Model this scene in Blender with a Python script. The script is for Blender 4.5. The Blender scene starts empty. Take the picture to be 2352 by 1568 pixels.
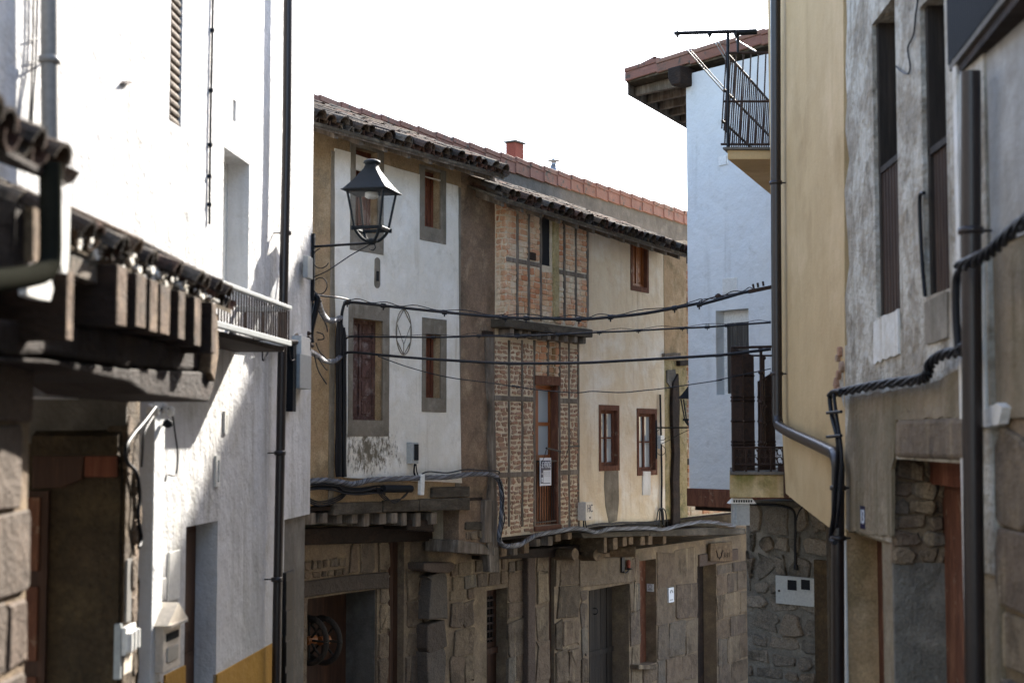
import bpy, bmesh, math, random
from mathutils import Vector, Matrix
from mathutils.geometry import tessellate_polygon
R = random.Random(7)
sc = bpy.context.scene
col = sc.collection
rad = math.radians

# ---------------------------------------------------------------- camera, sky, sun, exposure
EZ = 5.0                                   # eye height above the lower end of the street
WPX, HPX, FPX = 2352.0, 1568.0, 3267.0      # measuring frame of the photograph (50 mm lens)
PITCH = math.atan(220.0 / FPX)
SUN_AZ, SUN_EL = rad(26.5), rad(33.5)       # azimuth clockwise from +Y
cam_d = bpy.data.cameras.new('camera'); cam = bpy.data.objects.new('camera', cam_d); col.objects.link(cam)
cam.location = (0, 0, EZ); cam.rotation_euler = (math.pi / 2 + PITCH, 0, 0)
cam_d.sensor_width = 36; cam_d.lens = 36 * FPX / WPX; cam_d.clip_end = 3000
cam_d.dof.use_dof = True; cam_d.dof.focus_distance = 18.5; cam_d.dof.aperture_fstop = 2.0
sc.camera = cam
w = bpy.data.worlds.new("World"); sc.world = w; w.use_nodes = True
nt = w.node_tree
bg = nt.nodes['Background']; sky = nt.nodes.new('ShaderNodeTexSky')
sky.sky_type = 'NISHITA'; sky.sun_disc = False; sky.sun_elevation = SUN_EL; sky.sun_rotation = SUN_AZ
sky.air_density = 1.0; sky.dust_density = 2.2; sky.ozone_density = 1.3; sky.altitude = 400
nt.links.new(sky.outputs[0], bg.inputs[0]); bg.inputs[1].default_value = 0.15
sun_d = bpy.data.lights.new('sun', 'SUN'); sun = bpy.data.objects.new('sun', sun_d); col.objects.link(sun)
sun_d.energy = 4.4; sun_d.angle = rad(0.6); sun_d.color = (1.0, 0.94, 0.85)
SV = Vector((math.sin(SUN_AZ) * math.cos(SUN_EL), math.cos(SUN_AZ) * math.cos(SUN_EL), math.sin(SUN_EL)))
sun.rotation_euler = SV.to_track_quat('Z', 'Y').to_euler(); sun.location = (0, 0, 60)
sc.view_settings.view_transform = 'Standard'; sc.view_settings.look = 'None'
sc.view_settings.gamma = 1; sc.view_settings.exposure = 2.1
sc.cycles.max_bounces = 7; sc.cycles.diffuse_bounces = 4; sc.cycles.caustics_reflective = False; sc.cycles.caustics_refractive = False

# ---------------------------------------------------------------- measuring helpers
CP, SP = math.cos(PITCH), math.sin(PITCH)
EYE = Vector((0, 0, EZ))
def ray(u, v):
    x, t = (u - 1176) / FPX, (784 - v) / FPX
    return Vector((x, CP - SP * t, SP + CP * t))
def P(u, v, d):                              # point seen at u,v whose forward distance is d
    r = ray(u, v); return EYE + r * (d / r.y)
def hx(u, d): return Vector(((u - 1176) / FPX * CP * d, d))
class Pl:                                    # a vertical plane of a facade
    def __init__(s, u0, d0, u1, d1, p=None, dr=None):
        if p is None:
            p = hx(u0, d0); q = hx(u1, d1); dr = (q - p).normalized()
        s.p = p; s.d = dr; n = Vector((dr.y, -dr.x))
        if n.dot(-p) < 0: n = -n
        s.n = n
    def shift(s, o): 
        q = Pl(0, 0, 0, 0, s.p + s.n * o, s.d); q.n = s.n; return q
    def pt(s, a, z, o=0.0):
        v = s.p + s.d * a + s.n * o; return Vector((v.x, v.y, z))
    def az(s, u, v, o=0.0):
        r = ray(u, v); h = Vector((r.x, r.y))
        t = (s.p + s.n * o).dot(s.n) / h.dot(s.n)
        q = h * t; return ((q - s.p).dot(s.d), EZ + r.z * t)
    def q(s, u, v, o=0.0):
        a, z = s.az(u, v, o); return s.pt(a, z, o)
    def a(s, u, v=1004, o=0.0): return s.az(u, v, o)[0]
    def R(s, u0, v0, u1, v1, o=0.0):         # rectangle a0,a1,z0,z1 from its outline in the photograph
        vm, um = (v0 + v1) / 2, (u0 + u1) / 2
        a0, a1 = sorted((s.a(u0, vm, o), s.a(u1, vm, o)))
        return a0, a1, s.az(um, v1, o)[1], s.az(um, v0, o)[1]
ZM = {1:(0,0,.3281),2:(0,459.4,.3515),3:(0,918.8,.4143),4:(643.1,183.8,.2929),5:(643.1,597.2,.3516),6:(643.1,1056.6,.3264),
      7:(1102.5,367.5,.2636),8:(1102.5,735,.3047),9:(1102.5,1148.4,.2734),10:(1424.1,45.9,.2930),11:(1515.9,459.4,.3223),
      12:(1515.9,918.8,.4142),13:(1837.5,0,.5271),14:(1837.5,735,.5315),15:(0,275.6,.2696),16:(496.1,597.2,.2050),17:(1653.8,780.9,.2403),18:(780.9,349.1,.1523)}
def Z(k, x, y): o = ZM[k]; return (o[0] + x * o[2], o[1] + y * o[2])
def ZL(k, *pts): return [Z(k, x, y) for x, y in pts]
def ZR(k, x0, y0, x1, y1): return (*Z(k, x0, y0), *Z(k, x1, y1))

# ---------------------------------------------------------------- mesh builder
WL = {}
def thing(name, label, cat, loc, group=None):
    o = bpy.data.objects.new(name, None); col.objects.link(o); o.empty_display_size = .2
    o.location = loc; o['label'] = label; o['category'] = cat
    if group: o['group'] = group
    WL[o.name] = Vector(loc); return o
class MB:
    def __init__(s): s.v = []; s.f = []; s.t = []; s.s = []; s.k = []
    def face(s, pts, tone=.5, smooth=False, mi=0):
        i = len(s.v); s.v += [Vector(p) for p in pts]; s.f.append(tuple(range(i, i + len(pts)))); s.t.append(tone); s.s.append(smooth); s.k.append(mi)
    def idx(s, pts, faces, tone=.5, smooth=False, mi=0):
        i = len(s.v); s.v += [Vector(p) for p in pts]
        for f in faces: s.f.append(tuple(i + j for j in f)); s.t.append(tone); s.s.append(smooth); s.k.append(mi)
    def extr(s, A, B, tone=.5, mi=0):        # closed solid between two matching rings
        n = len(A)
        s.idx(list(A) + list(B), [tuple(range(n - 1, -1, -1)), tuple(range(n, 2 * n))] + [(i, (i + 1) % n, n + (i + 1) % n, n + i) for i in range(n)], tone, False, mi)
        return s
    def prism(s, pl, poly, o0, o1, tone=.5, mi=0):
        return s.extr([pl.pt(a, z, o0) for a, z in poly], [pl.pt(a, z, o1) for a, z in poly], tone, mi)
    def box(s, pl, a0, a1, z0, z1, o0, o1, tone=.5, mi=0):
        return s.prism(pl, [(a0, z0), (a1, z0), (a1, z1), (a0, z1)], o0, o1, tone, mi)
    def pbox(s, pl, r, o0, o1, tone=.5, mi=0):      # r: outline in the photograph, seen at the front o1
        a0, a1, z0, z1 = pl.R(*r, o1); return s.box(pl, a0, a1, z0, z1, o0, o1, tone, mi)
    def ppoly(s, pl, px, o0, o1, tone=.5, mi=0):
        return s.prism(pl, [pl.az(u, v, o1) for u, v in px], o0, o1, tone, mi)
    def wall(s, pl, poly, holes, o, depth, tone=.5, mi=0):   # slab with rectangular openings a0,a1,z0,z1
        rings = [list(poly)] + [[(h[0], h[2]), (h[1], h[2]), (h[1], h[3]), (h[0], h[3])] for h in holes]
        A = sorted({p[0] for p in poly}); B = sorted({p[1] for p in poly})
        if len(poly) == 4 and len(A) == 2 and len(B) == 2:     # plain rectangle: cut into cells round the openings
            xs = sorted({min(max(x, A[0]), A[1]) for h in holes for x in h[:2]} | set(A)); zs = sorted({min(max(x, B[0]), B[1]) for h in holes for x in h[2:]} | set(B))
            for i in range(len(xs) - 1):
                for j in range(len(zs) - 1):
                    ca, cz = (xs[i] + xs[i + 1]) / 2, (zs[j] + zs[j + 1]) / 2
                    if not any(h[0] < ca < h[1] and h[2] < cz < h[3] for h in holes):
                        s.face([pl.pt(xs[i], zs[j], o), pl.pt(xs[i + 1], zs[j], o), pl.pt(xs[i + 1], zs[j + 1], o), pl.pt(xs[i], zs[j + 1], o)], tone, False, mi)
        else:
            flat = [p for r in rings for p in r]
            tri = tessellate_polygon([[Vector((a, z, 0)) for a, z in r] for r in rings])
            s.idx([pl.pt(a, z, o) for a, z in flat], [tuple(t) for t in tri], tone, False, mi)
        for r in rings:
            n = len(r)
            s.idx([pl.pt(a, z, o) for a, z in r] + [pl.pt(a, z, o - depth) for a, z in r], [(i, (i + 1) % n, n + (i + 1) % n, n + i) for i in range(n)], tone, False, mi)
        return s
    def tube(s, pts, r, n=8, tone=.5, r1=None, cap=True, mi=0):
        pts = [Vector(p) for p in pts]; m = len(pts); V = []; up = None
        for i, p in enumerate(pts):
            t = (pts[min(i + 1, m - 1)] - pts[max(i - 1, 0)]).normalized()
            if up is None:
                up = Vector((0, 0, 1)) if abs(t.z) < .9 else Vector((1, 0, 0))
            b = t.cross(up).normalized(); up = b.cross(t).normalized()
            rr = r if r1 is None else r + (r1 - r) * i / max(1, m - 1)
            for k in range(n):
                a = 2 * math.pi * k / n; V.append(p + (b * math.cos(a) + up * math.sin(a)) * rr)
        F = [(i * n + k, i * n + (k + 1) % n, (i + 1) * n + (k + 1) % n, (i + 1) * n + k) for i in range(m - 1) for k in range(n)]
        s.idx(V, F, tone, True, mi)
        if cap: s.face(V[:n][::-1], tone, False, mi); s.face(V[-n:], tone, False, mi)
        return s
    def lathe(s, c, prof, n=16, tone=.5, rot=0.0, smooth=True, mi=0):   # prof: (radius, z)
        V = [Vector((c[0] + r * math.cos(rot + 2 * math.pi * k / n), c[1] + r * math.sin(rot + 2 * math.pi * k / n), c[2] + z)) for r, z in prof for k in range(n)]
        F = [(i * n + k, i * n + (k + 1) % n, (i + 1) * n + (k + 1) % n, (i + 1) * n + k) for i in range(len(prof) - 1) for k in range(n)]
        s.idx(V, F, tone, smooth, mi); s.face(V[:n][::-1], tone, False, mi); s.face(V[-n:], tone, False, mi); return s
    def build(s, name, mats, parent=None, label=None, cat=None, group=None, kind=None, bevel=0, weld=False):
        if not isinstance(mats, (list, tuple)): mats = [mats]
        if parent is not None: off = WL[parent.name]
        else:
            xs = [v.x for v in s.v]; ys = [v.y for v in s.v]; zs = [v.z for v in s.v]
            off = Vector(((min(xs) + max(xs)) / 2, (min(ys) + max(ys)) / 2, min(zs)))
        me = bpy.data.meshes.new(name); me.from_pydata([v - off for v in s.v], [], s.f)
        for m in mats: me.materials.append(m)
        me.polygons.foreach_set('use_smooth', s.s); me.polygons.foreach_set('material_index', s.k)
        at = me.attributes.new('tone', 'FLOAT', 'FACE'); at.data.foreach_set('value', s.t)
        me.update()
        bm = bmesh.new(); bm.from_mesh(me)
        if weld: bmesh.ops.remove_doubles(bm, verts=bm.verts, dist=1e-4)
        bmesh.ops.recalc_face_normals(bm, faces=bm.faces); bm.to_mesh(me); bm.free()
        o = bpy.data.objects.new(name, me); col.objects.link(o)
        if parent is not None: o.parent = parent
        else: o.location = off
        WL[o.name] = off
        if label: o['label'] = label
        if cat: o['category'] = cat
        if group: o['group'] = group
        if kind: o['kind'] = kind
        if bevel:
            b = o.modifiers.new('bevel', 'BEVEL'); b.width = bevel; b.segments = 2; b.limit_method = 'ANGLE'; b.angle_limit = rad(40)
        return o
def jit(a): return R.uniform(-a, a)
def smoothpts(pts, n=6):                     # Catmull-Rom through the points
    pts = [Vector(p) for p in pts]; out = []
    for i in range(len(pts) - 1):
        p0, p1, p2, p3 = pts[max(i - 1, 0)], pts[i], pts[i + 1], pts[min(i + 2, len(pts) - 1)]
        for k in range(n):
            t = k / n
            out.append(.5 * ((2 * p1) + (p2 - p0) * t + (2 * p0 - 5 * p1 + 4 * p2 - p3) * t * t + (3 * p1 - p0 - 3 * p2 + p3) * t ** 3))
    return out + [pts[-1]]
def rough_line(pts, step=.12, amp=.015):     # subdivide an outline of (a,z) and shake it
    out = []
    n = len(pts)
    for i in range(n):
        p, q = Vector(pts[i]), Vector(pts[(i + 1) % n]); m = max(1, int((q - p).length / step))
        for k in range(m):
            v = p + (q - p) * k / m
            out.append((v.x + jit(amp), v.y + jit(amp)) if k else (v.x, v.y))
    return out
def strands(mb, pts, rr, rs, n, turns, tone=.5, k=6):     # twisted bundle round a path
    pts = smoothpts(pts, 14); m = len(pts)
    for j in range(n):
        path = []
        for i, p in enumerate(pts):
            t = (pts[min(i + 1, m - 1)] - pts[max(i - 1, 0)]).normalized()
            up = Vector((0, 0, 1)) if abs(t.z) < .8 else Vector((0, -1, 0))
            b = t.cross(up).normalized(); c = b.cross(t)
            a = 2 * math.pi * (j / n + turns * i / m)
            path.append(p + (b * math.cos(a) + c * math.sin(a)) * rr)
        mb.tube(path, rs, k, (.0, 1.0, .25, .75, .1)[j % 5])
def blocks(mb, pl, a0, a1, z0, z1, ch, bw, gap, o0, o1, prot=.02, skip=None, tone=(0, 1), rnd=.18, jt=.12, mi=0):
    z = z0
    while z < z1 - .02:
        h = min(R.uniform(*ch), z1 - z)
        if z1 - z - h < ch[0] * .6: h = z1 - z
        a = a0 - R.uniform(0, bw[1]) * .8
        while a < a1:
            wd = R.uniform(*bw); x0, x1 = max(a, a0), min(a + wd, a1); a += wd
            if a1 - a < bw[0] * .35 and a < a1 and x1 > a0: x1 = a1; a = a1
            if x1 - x0 < bw[0] * .3: continue
            if skip and skip((x0 + x1) / 2, z + h / 2): continue
            g = gap / 2; A0, A1, B0, B1 = x0 + g, x1 - g, z + g, z + h - g
            c = min(A1 - A0, B1 - B0) * rnd; J = min(jt * (B1 - B0), .05)
            ring = [(A0 + c, B0), (A1 - c, B0), (A1, B0 + c), (A1, B1 - c), (A1 - c, B1), (A0 + c, B1), (A0, B1 - c), (A0, B0 + c)]
            ring = [(p[0] + jit(J), p[1] + jit(J)) for p in ring]
            f = o1 + R.uniform(0, prot); ca, cz = (A0 + A1) / 2, (B0 + B1) / 2; e = min(.014, (B1 - B0) * .22)
            def ins(p, e): 
                v = Vector((p[0] - ca, p[1] - cz)); L = v.length; v *= max(.3, (L - e) / L); return (ca + v.x, cz + v.y)
            r1 = [ins(p, e) for p in ring]; tn = R.uniform(*tone); n = 8
            V = [pl.pt(p[0], p[1], o0) for p in ring] + [pl.pt(p[0], p[1], f - e * .7) for p in ring] + [pl.pt(p[0], p[1], f) for p in r1]
            F = [(k + i, k + (i + 1) % n, k + n + (i + 1) % n, k + n + i) for k in (0, n) for i in range(n)]
            mb.idx(V, F, tn, rnd > .2, mi); mb.face(V[2 * n:], tn, False, mi)
        z += h
    return mb
def barrel(mb, p, ax, up, r, L, r2, tone, arc=math.pi, th=.012, n=6, inv=False):
    sd = ax.cross(up).normalized(); up = sd.cross(ax).normalized(); s = -1 if inv else 1
    V = []
    for (q, rr) in ((p, r), (p + ax * L, r2)):
        for off in (0, -th):
            for k in range(n + 1):
                a = (math.pi - arc) / 2 + arc * k / n
                V.append(q + sd * math.cos(a) * (rr + off) + up * s * (math.sin(a) * (rr + off) - (rr * .12)))
    m = n + 1; F = []
    for k in range(n):
        F += [(k, k + 1, 2 * m + k + 1, 2 * m + k), (m + k, 3 * m + k, 3 * m + k + 1, m + k + 1), (k, m + k, m + k + 1, k + 1), (2 * m + k, 2 * m + k + 1, 3 * m + k + 1, 3 * m + k)]
    F += [(0, 2 * m, 3 * m, m), (n, m + n, 3 * m + n, 2 * m + n)]
    mb.idx(V, F, tone, False)
def tile_field(mb, e0, e1, back, rows, pitch=.19, L=.40, lap=.29, amp=.02, rr=.085):
    d = e1 - e0; n = int(d.length / pitch); ax0 = back.normalized(); up0 = d.normalized().cross(ax0)
    if up0.z < 0: up0 = -up0
    for i in range(n + 1):
        b = e0 + d * (i + .5) / (n + 1)
        for j in range(rows):
            ax = (ax0 + Vector((jit(amp), jit(amp), jit(amp)))).normalized()
            q = b + ax0 * (lap * j + jit(.02 + (.05 if j == 0 else 0))) + up0 * (.055 + jit(.014)) + d.normalized() * jit(.016)
            barrel(mb, q, ax, up0, rr, L, rr * .84, R.random())
            ax = (ax0 + Vector((jit(amp), jit(amp), jit(amp)))).normalized()
            q2 = b + d * (.5 / (n + 1)) + ax0 * (lap * j + jit(.02)) + up0 * .035
            barrel(mb, q2, ax, up0, rr * .95, L, rr * .85, R.random(), inv=True)

# ---------------------------------------------------------------- materials
def lin(h):
    def f(c): c /= 255; return c / 12.92 if c <= .04045 else ((c + .055) / 1.055) ** 2.4
    return tuple(f(int(h[i:i + 2], 16)) for i in (0, 2, 4)) + (1.0,)
class NT:
    def __init__(s, name):
        s.m = bpy.data.materials.new(name); s.m.use_nodes = True; s.t = s.m.node_tree; s.b = s.t.nodes['Principled BSDF']
        s.pos = s.t.nodes.new('ShaderNodeNewGeometry').outputs['Position']
    def new(s, k): return s.t.nodes.new(k)
    def link(s, a, b): s.t.links.new(a, b)
    def noise(s, scale, detail=4, rough=.55, dist=0.0, off=0):
        mp = s.new('ShaderNodeMapping'); s.link(s.pos, mp.inputs[0])
        if not isinstance(scale, (tuple, list)): scale = (scale,) * 3
        mp.inputs['Scale'].default_value = scale; mp.inputs['Location'].default_value = (off, off * 1.7, off * .6)
        n = s.new('ShaderNodeTexNoise'); n.inputs['Scale'].default_value = 1; n.inputs['Detail'].default_value = detail
        n.inputs['Roughness'].default_value = rough; n.inputs['Distortion'].default_value = dist
        s.link(mp.outputs[0], n.inputs['Vector']); return n.outputs['Fac']
    def rng(s, v, lo, hi, a=0.0, b=1.0):
        r = s.new('ShaderNodeMapRange'); r.inputs[1].default_value = lo; r.inputs[2].default_value = hi; r.inputs[3].default_value = a; r.inputs[4].default_value = b
        s.link(v, r.inputs[0]); return r.outputs[0]
    def mix(s, f, a, b, mode='MIX'):
        m = s.new('ShaderNodeMix'); m.data_type = 'RGBA'; m.blend_type = mode
        for v, i in ((f, 0), (a, 6), (b, 7)):
            if isinstance(v, (float, int)): m.inputs[i].default_value = v
            elif isinstance(v, tuple): m.inputs[i].default_value = v
            else: s.link(v, m.inputs[i])
        return m.outputs[2]
    def math(s, op, a, b):
        m = s.new('ShaderNodeMath'); m.operation = op
        for v, i in ((a, 0), (b, 1)):
            if isinstance(v, (float, int)): m.inputs[i].default_value = v
            else: s.link(v, m.inputs[i])
        return m.outputs[0]
    def tone(s):
        a = s.new('ShaderNodeAttribute'); a.attribute_name = 'tone'; return a.outputs['Fac']
    def ramp(s, f, cols):
        r = s.new('ShaderNodeValToRGB'); e = r.color_ramp.elements
        while len(e) < len(cols): e.new(.5)
        for i, c in enumerate(cols): e[i].position = i / (len(cols) - 1); e[i].color = c
        s.link(f, r.inputs[0]); return r.outputs[0]
    def bump(s, h, strength, dist=.02, prev=None):
        b = s.new('ShaderNodeBump'); b.inputs['Strength'].default_value = strength; b.inputs['Distance'].default_value = dist
        s.link(h, b.inputs['Height'])
        if prev is not None: s.link(prev, b.inputs['Normal'])
        return b.outputs[0]
def surf(name, cols, ns=2.0, tone=None, grain=.25, gs=60, streak=None, stain=None, stain2=None, bump=.4, bs=45, big=.3, bigs=5, rough=.85, spec=.3, aniso=None, metal=0.0):
    """cols: hex colours spread by noise; tone: hex colours chosen per face; streak/stain: (hex, scale, lo, hi)"""
    n = NT(name); b = n.b
    C = [lin(c) for c in cols]
    f = n.rng(n.noise(ns if aniso is None else tuple(ns * a for a in aniso), 6, .6), .3, .7)
    c = n.ramp(f, C) if len(C) > 1 else C[0]
    if tone:
        tc = n.ramp(n.tone(), [lin(x) for x in tone]); c = n.mix(.35, tc, c) if len(C) > 1 else tc
    for k, st in enumerate((stain, stain2)):
        if st: c = n.mix(n.rng(n.noise(st[1], 5, .65, .3, 7 + 5 * k), st[2], st[3]), c, lin(st[0]))
    if streak: c = n.mix(n.math('MULTIPLY', n.rng(n.noise((streak[1], streak[1], streak[1] * .07), 3, .6, 0, 3), streak[2], streak[3]), n.rng(n.noise(1.3, 3, .5, 0, 11), .38, .6)), c, lin(streak[0]))
    fine = n.noise(gs if aniso is None else tuple(gs * a for a in aniso), 3, .6, 0, 2)
    g = n.rng(fine, .25, .75, 1 - grain, 1 + grain)
    gc = n.new('ShaderNodeCombineColor')
    for i in range(3): n.link(g, gc.inputs[i])
    c = n.mix(1.0, c, gc.outputs[0], 'MULTIPLY')
    n.link(c, b.inputs['Base Color']) if not isinstance(c, tuple) else None
    b.inputs['Roughness'].default_value = rough; b.inputs['Specular IOR Level'].default_value = spec; b.inputs['Metallic'].default_value = metal
    nb = None
    if big: nb = n.bump(n.noise(bigs, 4, .6, 0, 21), big, .08)
    if bump: nb = n.bump(n.noise(bs if aniso is None else tuple(bs * a for a in aniso), 4, .65, 0, 5), bump, .012, nb)
    if nb is not None: n.link(nb, b.inputs['Normal'])
    return n.m
def plain(name, hexc, rough=.5, metal=0.0, spec=.5, grain=.15):
    return surf(name, [hexc], grain=grain, gs=35, bump=.08, bs=80, big=0, rough=rough, metal=metal, spec=spec)
VZ = (1, 1, .06)        # grain running up and down
M = {}
M['white_wall'] = surf('white_plaster', ['bcbbbb', 'c6c5c4', 'b0afad'], ns=1.2, grain=.07, streak=('94918a', 9, .46, .8), stain=('a8a49a', 3, .56, .8), bump=.45, bs=28, big=.32, bigs=8)
M['white_panel'] = surf('white_limewash', ['d9d6cf', 'cfcbc2', 'e3e1db'], ns=1.6, grain=.06, stain=('a89a80', 2.2, .55, .82), streak=('9c8a6c', 7, .55, .85), bump=.3, bs=35, big=.5, bigs=3.5)
def stained_panel():
    m = surf('stained_limewash', ['e4ddd0', 'dad3c4', 'ebe6dc'], ns=1.6, grain=.06, stain=('b0a48c', 2.2, .57, .85), streak=('a5957a', 7, .58, .9), bump=.3, bs=35, big=.5, bigs=3.5)
    n = NT.__new__(NT); n.m = m; n.t = m.node_tree; n.b = n.t.nodes['Principled BSDF']; n.pos = n.new('ShaderNodeNewGeometry').outputs['Position']
    src = n.b.inputs['Base Color'].links[0].from_socket
    PCx = Pl(0, 0, 0, 0, Vector((-12.63, 0)), Vector((.65, 1)).normalized()); c = PCx.q(*Z(5, 585, 1235), .015)
    sb = n.new('ShaderNodeVectorMath'); sb.operation = 'SUBTRACT'; n.link(n.pos, sb.inputs[0]); sb.inputs[1].default_value = c
    sc_ = n.new('ShaderNodeVectorMath'); sc_.operation = 'MULTIPLY'; n.link(sb.outputs[0], sc_.inputs[0]); sc_.inputs[1].default_value = (1.1, 1.1, 1.9)
    ln = n.new('ShaderNodeVectorMath'); ln.operation = 'LENGTH'; n.link(sc_.outputs[0], ln.inputs[0])
    f = n.rng(ln.outputs['Value'], .15, .95, .2, -.12)                # mould below the sill of the worn window
    f = n.rng(n.math('ADD', n.noise((16, 16, 9), 5, .7, 0, 31), f), .55, .72)
    n.link(n.mix(f, src, lin('6a6252')), n.b.inputs['Base Color']); return m
M['white_stained'] = stained_panel()
M['white_far'] = surf('white_render', ['c6c7c6', 'd0d1cf'], ns=1.5, grain=.04, stain=('aaa8a2', 4, .62, .85), streak=('a6a49e', 5, .55, .9), bump=.2, bs=34, big=.6, bigs=2.6)
M['tan'] = surf('tan_render', ['ad9070', '98805f', 'baa280'], ns=2.5, grain=.28, gs=55, stain=('6e614a', 2, .5, .75), bump=.6, bs=60)
M['grey_brown'] = surf('grey_cement', ['857b6c', '766d5f', '938a7b'], ns=4, grain=.15, stain=('5c5546', 3, .52, .75), streak=('55503f', 8, .5, .8), bump=.4, bs=70, big=.1)
M['rough_tan'] = surf('rough_earth_render', ['927962', '7d6753', 'a28b70'], ns=3, grain=.32, gs=45, stain=('5b4c3b', 2, .5, .72), bump=.9, bs=40, big=.5)
M['cream'] = surf('cream_render', ['e2d2b6', 'd9c4a4', 'e6dac6'], ns=1.3, grain=.07, stain=('ebe2d2', 1.3, .5, .7), stain2=('c8a98a', 3, .6, .82), streak=('c0a88a', 9, .5, .85), bump=.35, bs=40, big=.5, bigs=4)
M['ochre'] = surf('ochre_render', ['b89a74', 'a88c68', 'c2a886'], ns=2.5, grain=.25, gs=50, stain=('7c6a48', 2.5, .52, .74), bump=.6, bs=50, big=.4)
M['mossy'] = surf('mossy_render', ['a89470', '98885e', 'b2a280'], ns=3, grain=.3, gs=40, stain=('4e5230', 2.4, .52, .72), stain2=('3d3a26', 4, .58, .75), bump=.9, bs=30, big=.7)
M['yellow'] = surf('yellow_render', ['c3a67a', 'b99d72', 'ccb087'], ns=.8, grain=.07, gs=70, stain=('a3875c', 1.1, .55, .8), streak=('a08658', 5, .56, .9), bump=.4, bs=55, big=.25, bigs=3)
M['plinth'] = surf('mustard_paint', ['ac8238', 'a07830'], ns=2, grain=.08, bump=.3, bs=30)
M['old_wall'] = surf('peeling_limewash', ['857b6c', '9a9080', '756b5c'], ns=3, grain=.16, gs=30, stain=('b9b2a4', 2.0, .45, .56), stain2=('4c463a', 4.5, .6, .74), streak=('6a604e', 9, .5, .75), bump=.8, bs=26, big=.9, bigs=6)
M['old_low'] = surf('stained_cement', ['8f806a', '7e705c', '9a8c76'], ns=2, grain=.12, gs=40, stain=('6f654f', 1.8, .5, .75), streak=('5d543c', 8, .45, .72), bump=.5, bs=35, big=.5)
M['mortar'] = surf('lime_mortar', ['dccbb0', 'ccb99c', 'e4d6be'], ns=4, grain=.2, gs=70, bump=.8, bs=60)
M['stone_mortar'] = surf('old_mortar', ['8c795e', '776654', '9a8669'], ns=3, grain=.25, gs=50, stain=('5a4e3a', 2, .5, .75), bump=.9, bs=45)
M['stone'] = surf('granite_block', ['6f6050', '564b40', '80705c', '5e524a'], ns=6, tone=['453a2c', '776350', '564c44', '86745c', '5e4c3e', '6c665c'], grain=.35, gs=70, stain=('4a3e30', 2.5, .52, .72), streak=('b09c7c', 9, .56, .8), bump=1.0, bs=50, big=.6, bigs=9)
M['stone_grey'] = surf('grey_granite_block', ['77726a', '5f5b54', '8c857a'], ns=6, tone=['57524a', '756d62', '867d70', '6f604f'], grain=.4, gs=60, stain=('3b372f', 3, .52, .7), bump=1.0, bs=45, big=.8, bigs=9)
M['stone_dark'] = surf('dark_granite', ['5d5146', '4b4239', '6c5c4e'], ns=4, tone=['4a4038', '64564a', '57433a', '5e5850'], grain=.35, gs=60, stain=('8c8274', 6, .68, .8), bump=.9, bs=45, big=.6)
M['grey_mortar'] = surf('grey_mortar', ['77736a', '66625a', '858076'], ns=4, grain=.22, gs=60, bump=.9, bs=50, big=.6, bigs=8)
M['earth'] = surf('brown_earth_wall', ['4a3b29', '3c3020', '57472f'], ns=2.5, grain=.3, gs=35, stain=('2f2618', 2, .5, .72), bump=.9, bs=30, big=.8)
M['brick_dark'] = surf('brown_brick', ['a8866e', '94745e'], ns=8, tone=['8e6c56', 'a67e66', '9c8672', 'b08468', '80644f'], grain=.3, gs=90, bump=.9, bs=90)
M['brick_pale'] = surf('pale_orange_brick', ['c58f66', 'b98560', 'd0b08a'], ns=3, tone=['b06a44', 'cf9a72', 'd6b48e', 'c27a52', 'd8c2a2'], grain=.22, gs=80, stain=('d8c8ac', 1.8, .48, .66), streak=('4f5228', 6, .55, .72), bump=.8, bs=80)
M['wood_grey'] = surf('weathered_timber', ['82766a', '63584c', '988c7e'], ns=7, aniso=(1, 1, .12), grain=.3, gs=70, stain=('3a342b', 2, .5, .75), bump=.9, bs=70, big=.3)
M['wood_beam'] = surf('weathered_beam', ['585044', '3f382e', '6a6155'], ns=5, aniso=(.3, .3, 1), grain=.3, gs=60, stain=('332d24', 2, .5, .75), bump=.9, bs=60, big=.4)
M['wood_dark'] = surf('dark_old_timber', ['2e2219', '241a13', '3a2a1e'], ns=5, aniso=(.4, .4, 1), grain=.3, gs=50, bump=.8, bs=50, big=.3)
M['wood_joist'] = surf('joist_timber', ['7d664e', '62503c', '8f785c'], ns=9, grain=.3, gs=70, stain=('4a3c2c', 3, .5, .75), bump=.8, bs=60, big=.3)
M['joist_end_lit'] = surf('sunlit_tone_joist_end', ['6a5542', '524030', '7a644e'], ns=9, grain=.35, gs=60, stain=('30261c', 4, .48, .7), bump=.9, bs=50, big=.4)  # paler than the joist sides, painting sunlight on the ends
M['wood_red'] = surf('reddish_shutter_wood', ['7c4a34', '643826', '8d5c44'], ns=10, aniso=VZ, grain=.25, gs=90, stain=('4a2a20', 3, .55, .8), bump=.5, bs=80, big=.1)
M['wood_worn'] = surf('worn_red_paint', ['6a4e46', '543c34', '7c6258'], ns=7, aniso=(1, 1, .6), grain=.3, gs=60, stain=('a89c94', 6, .56, .8), bump=.5, bs=80, big=.1)
M['wood_orange'] = surf('varnished_pine', ['9c5c2c', '8a4e24', 'b07038'], ns=8, aniso=VZ, grain=.2, gs=80, bump=.3, bs=80, big=0, rough=.5, spec=.4)
M['wood_brown'] = surf('brown_door_wood', ['4a3020', '3c2619', '573a28'], ns=8, aniso=VZ, grain=.25, gs=80, bump=.4, bs=80, big=0, rough=.7)
M['wood_frame'] = surf('brown_frame_wood', ['6f4632', '5c3828', '80563f'], ns=9, aniso=(1, 1, .2), grain=.25, gs=80, stain=('94806a', 8, .6, .75), bump=.5, bs=80, big=0)
M['wood_black'] = surf('blackened_door_wood', ['383029', '2b251f', '463c33'], ns=9, aniso=VZ, grain=.3, gs=80, bump=.5, bs=80, big=0)
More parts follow.
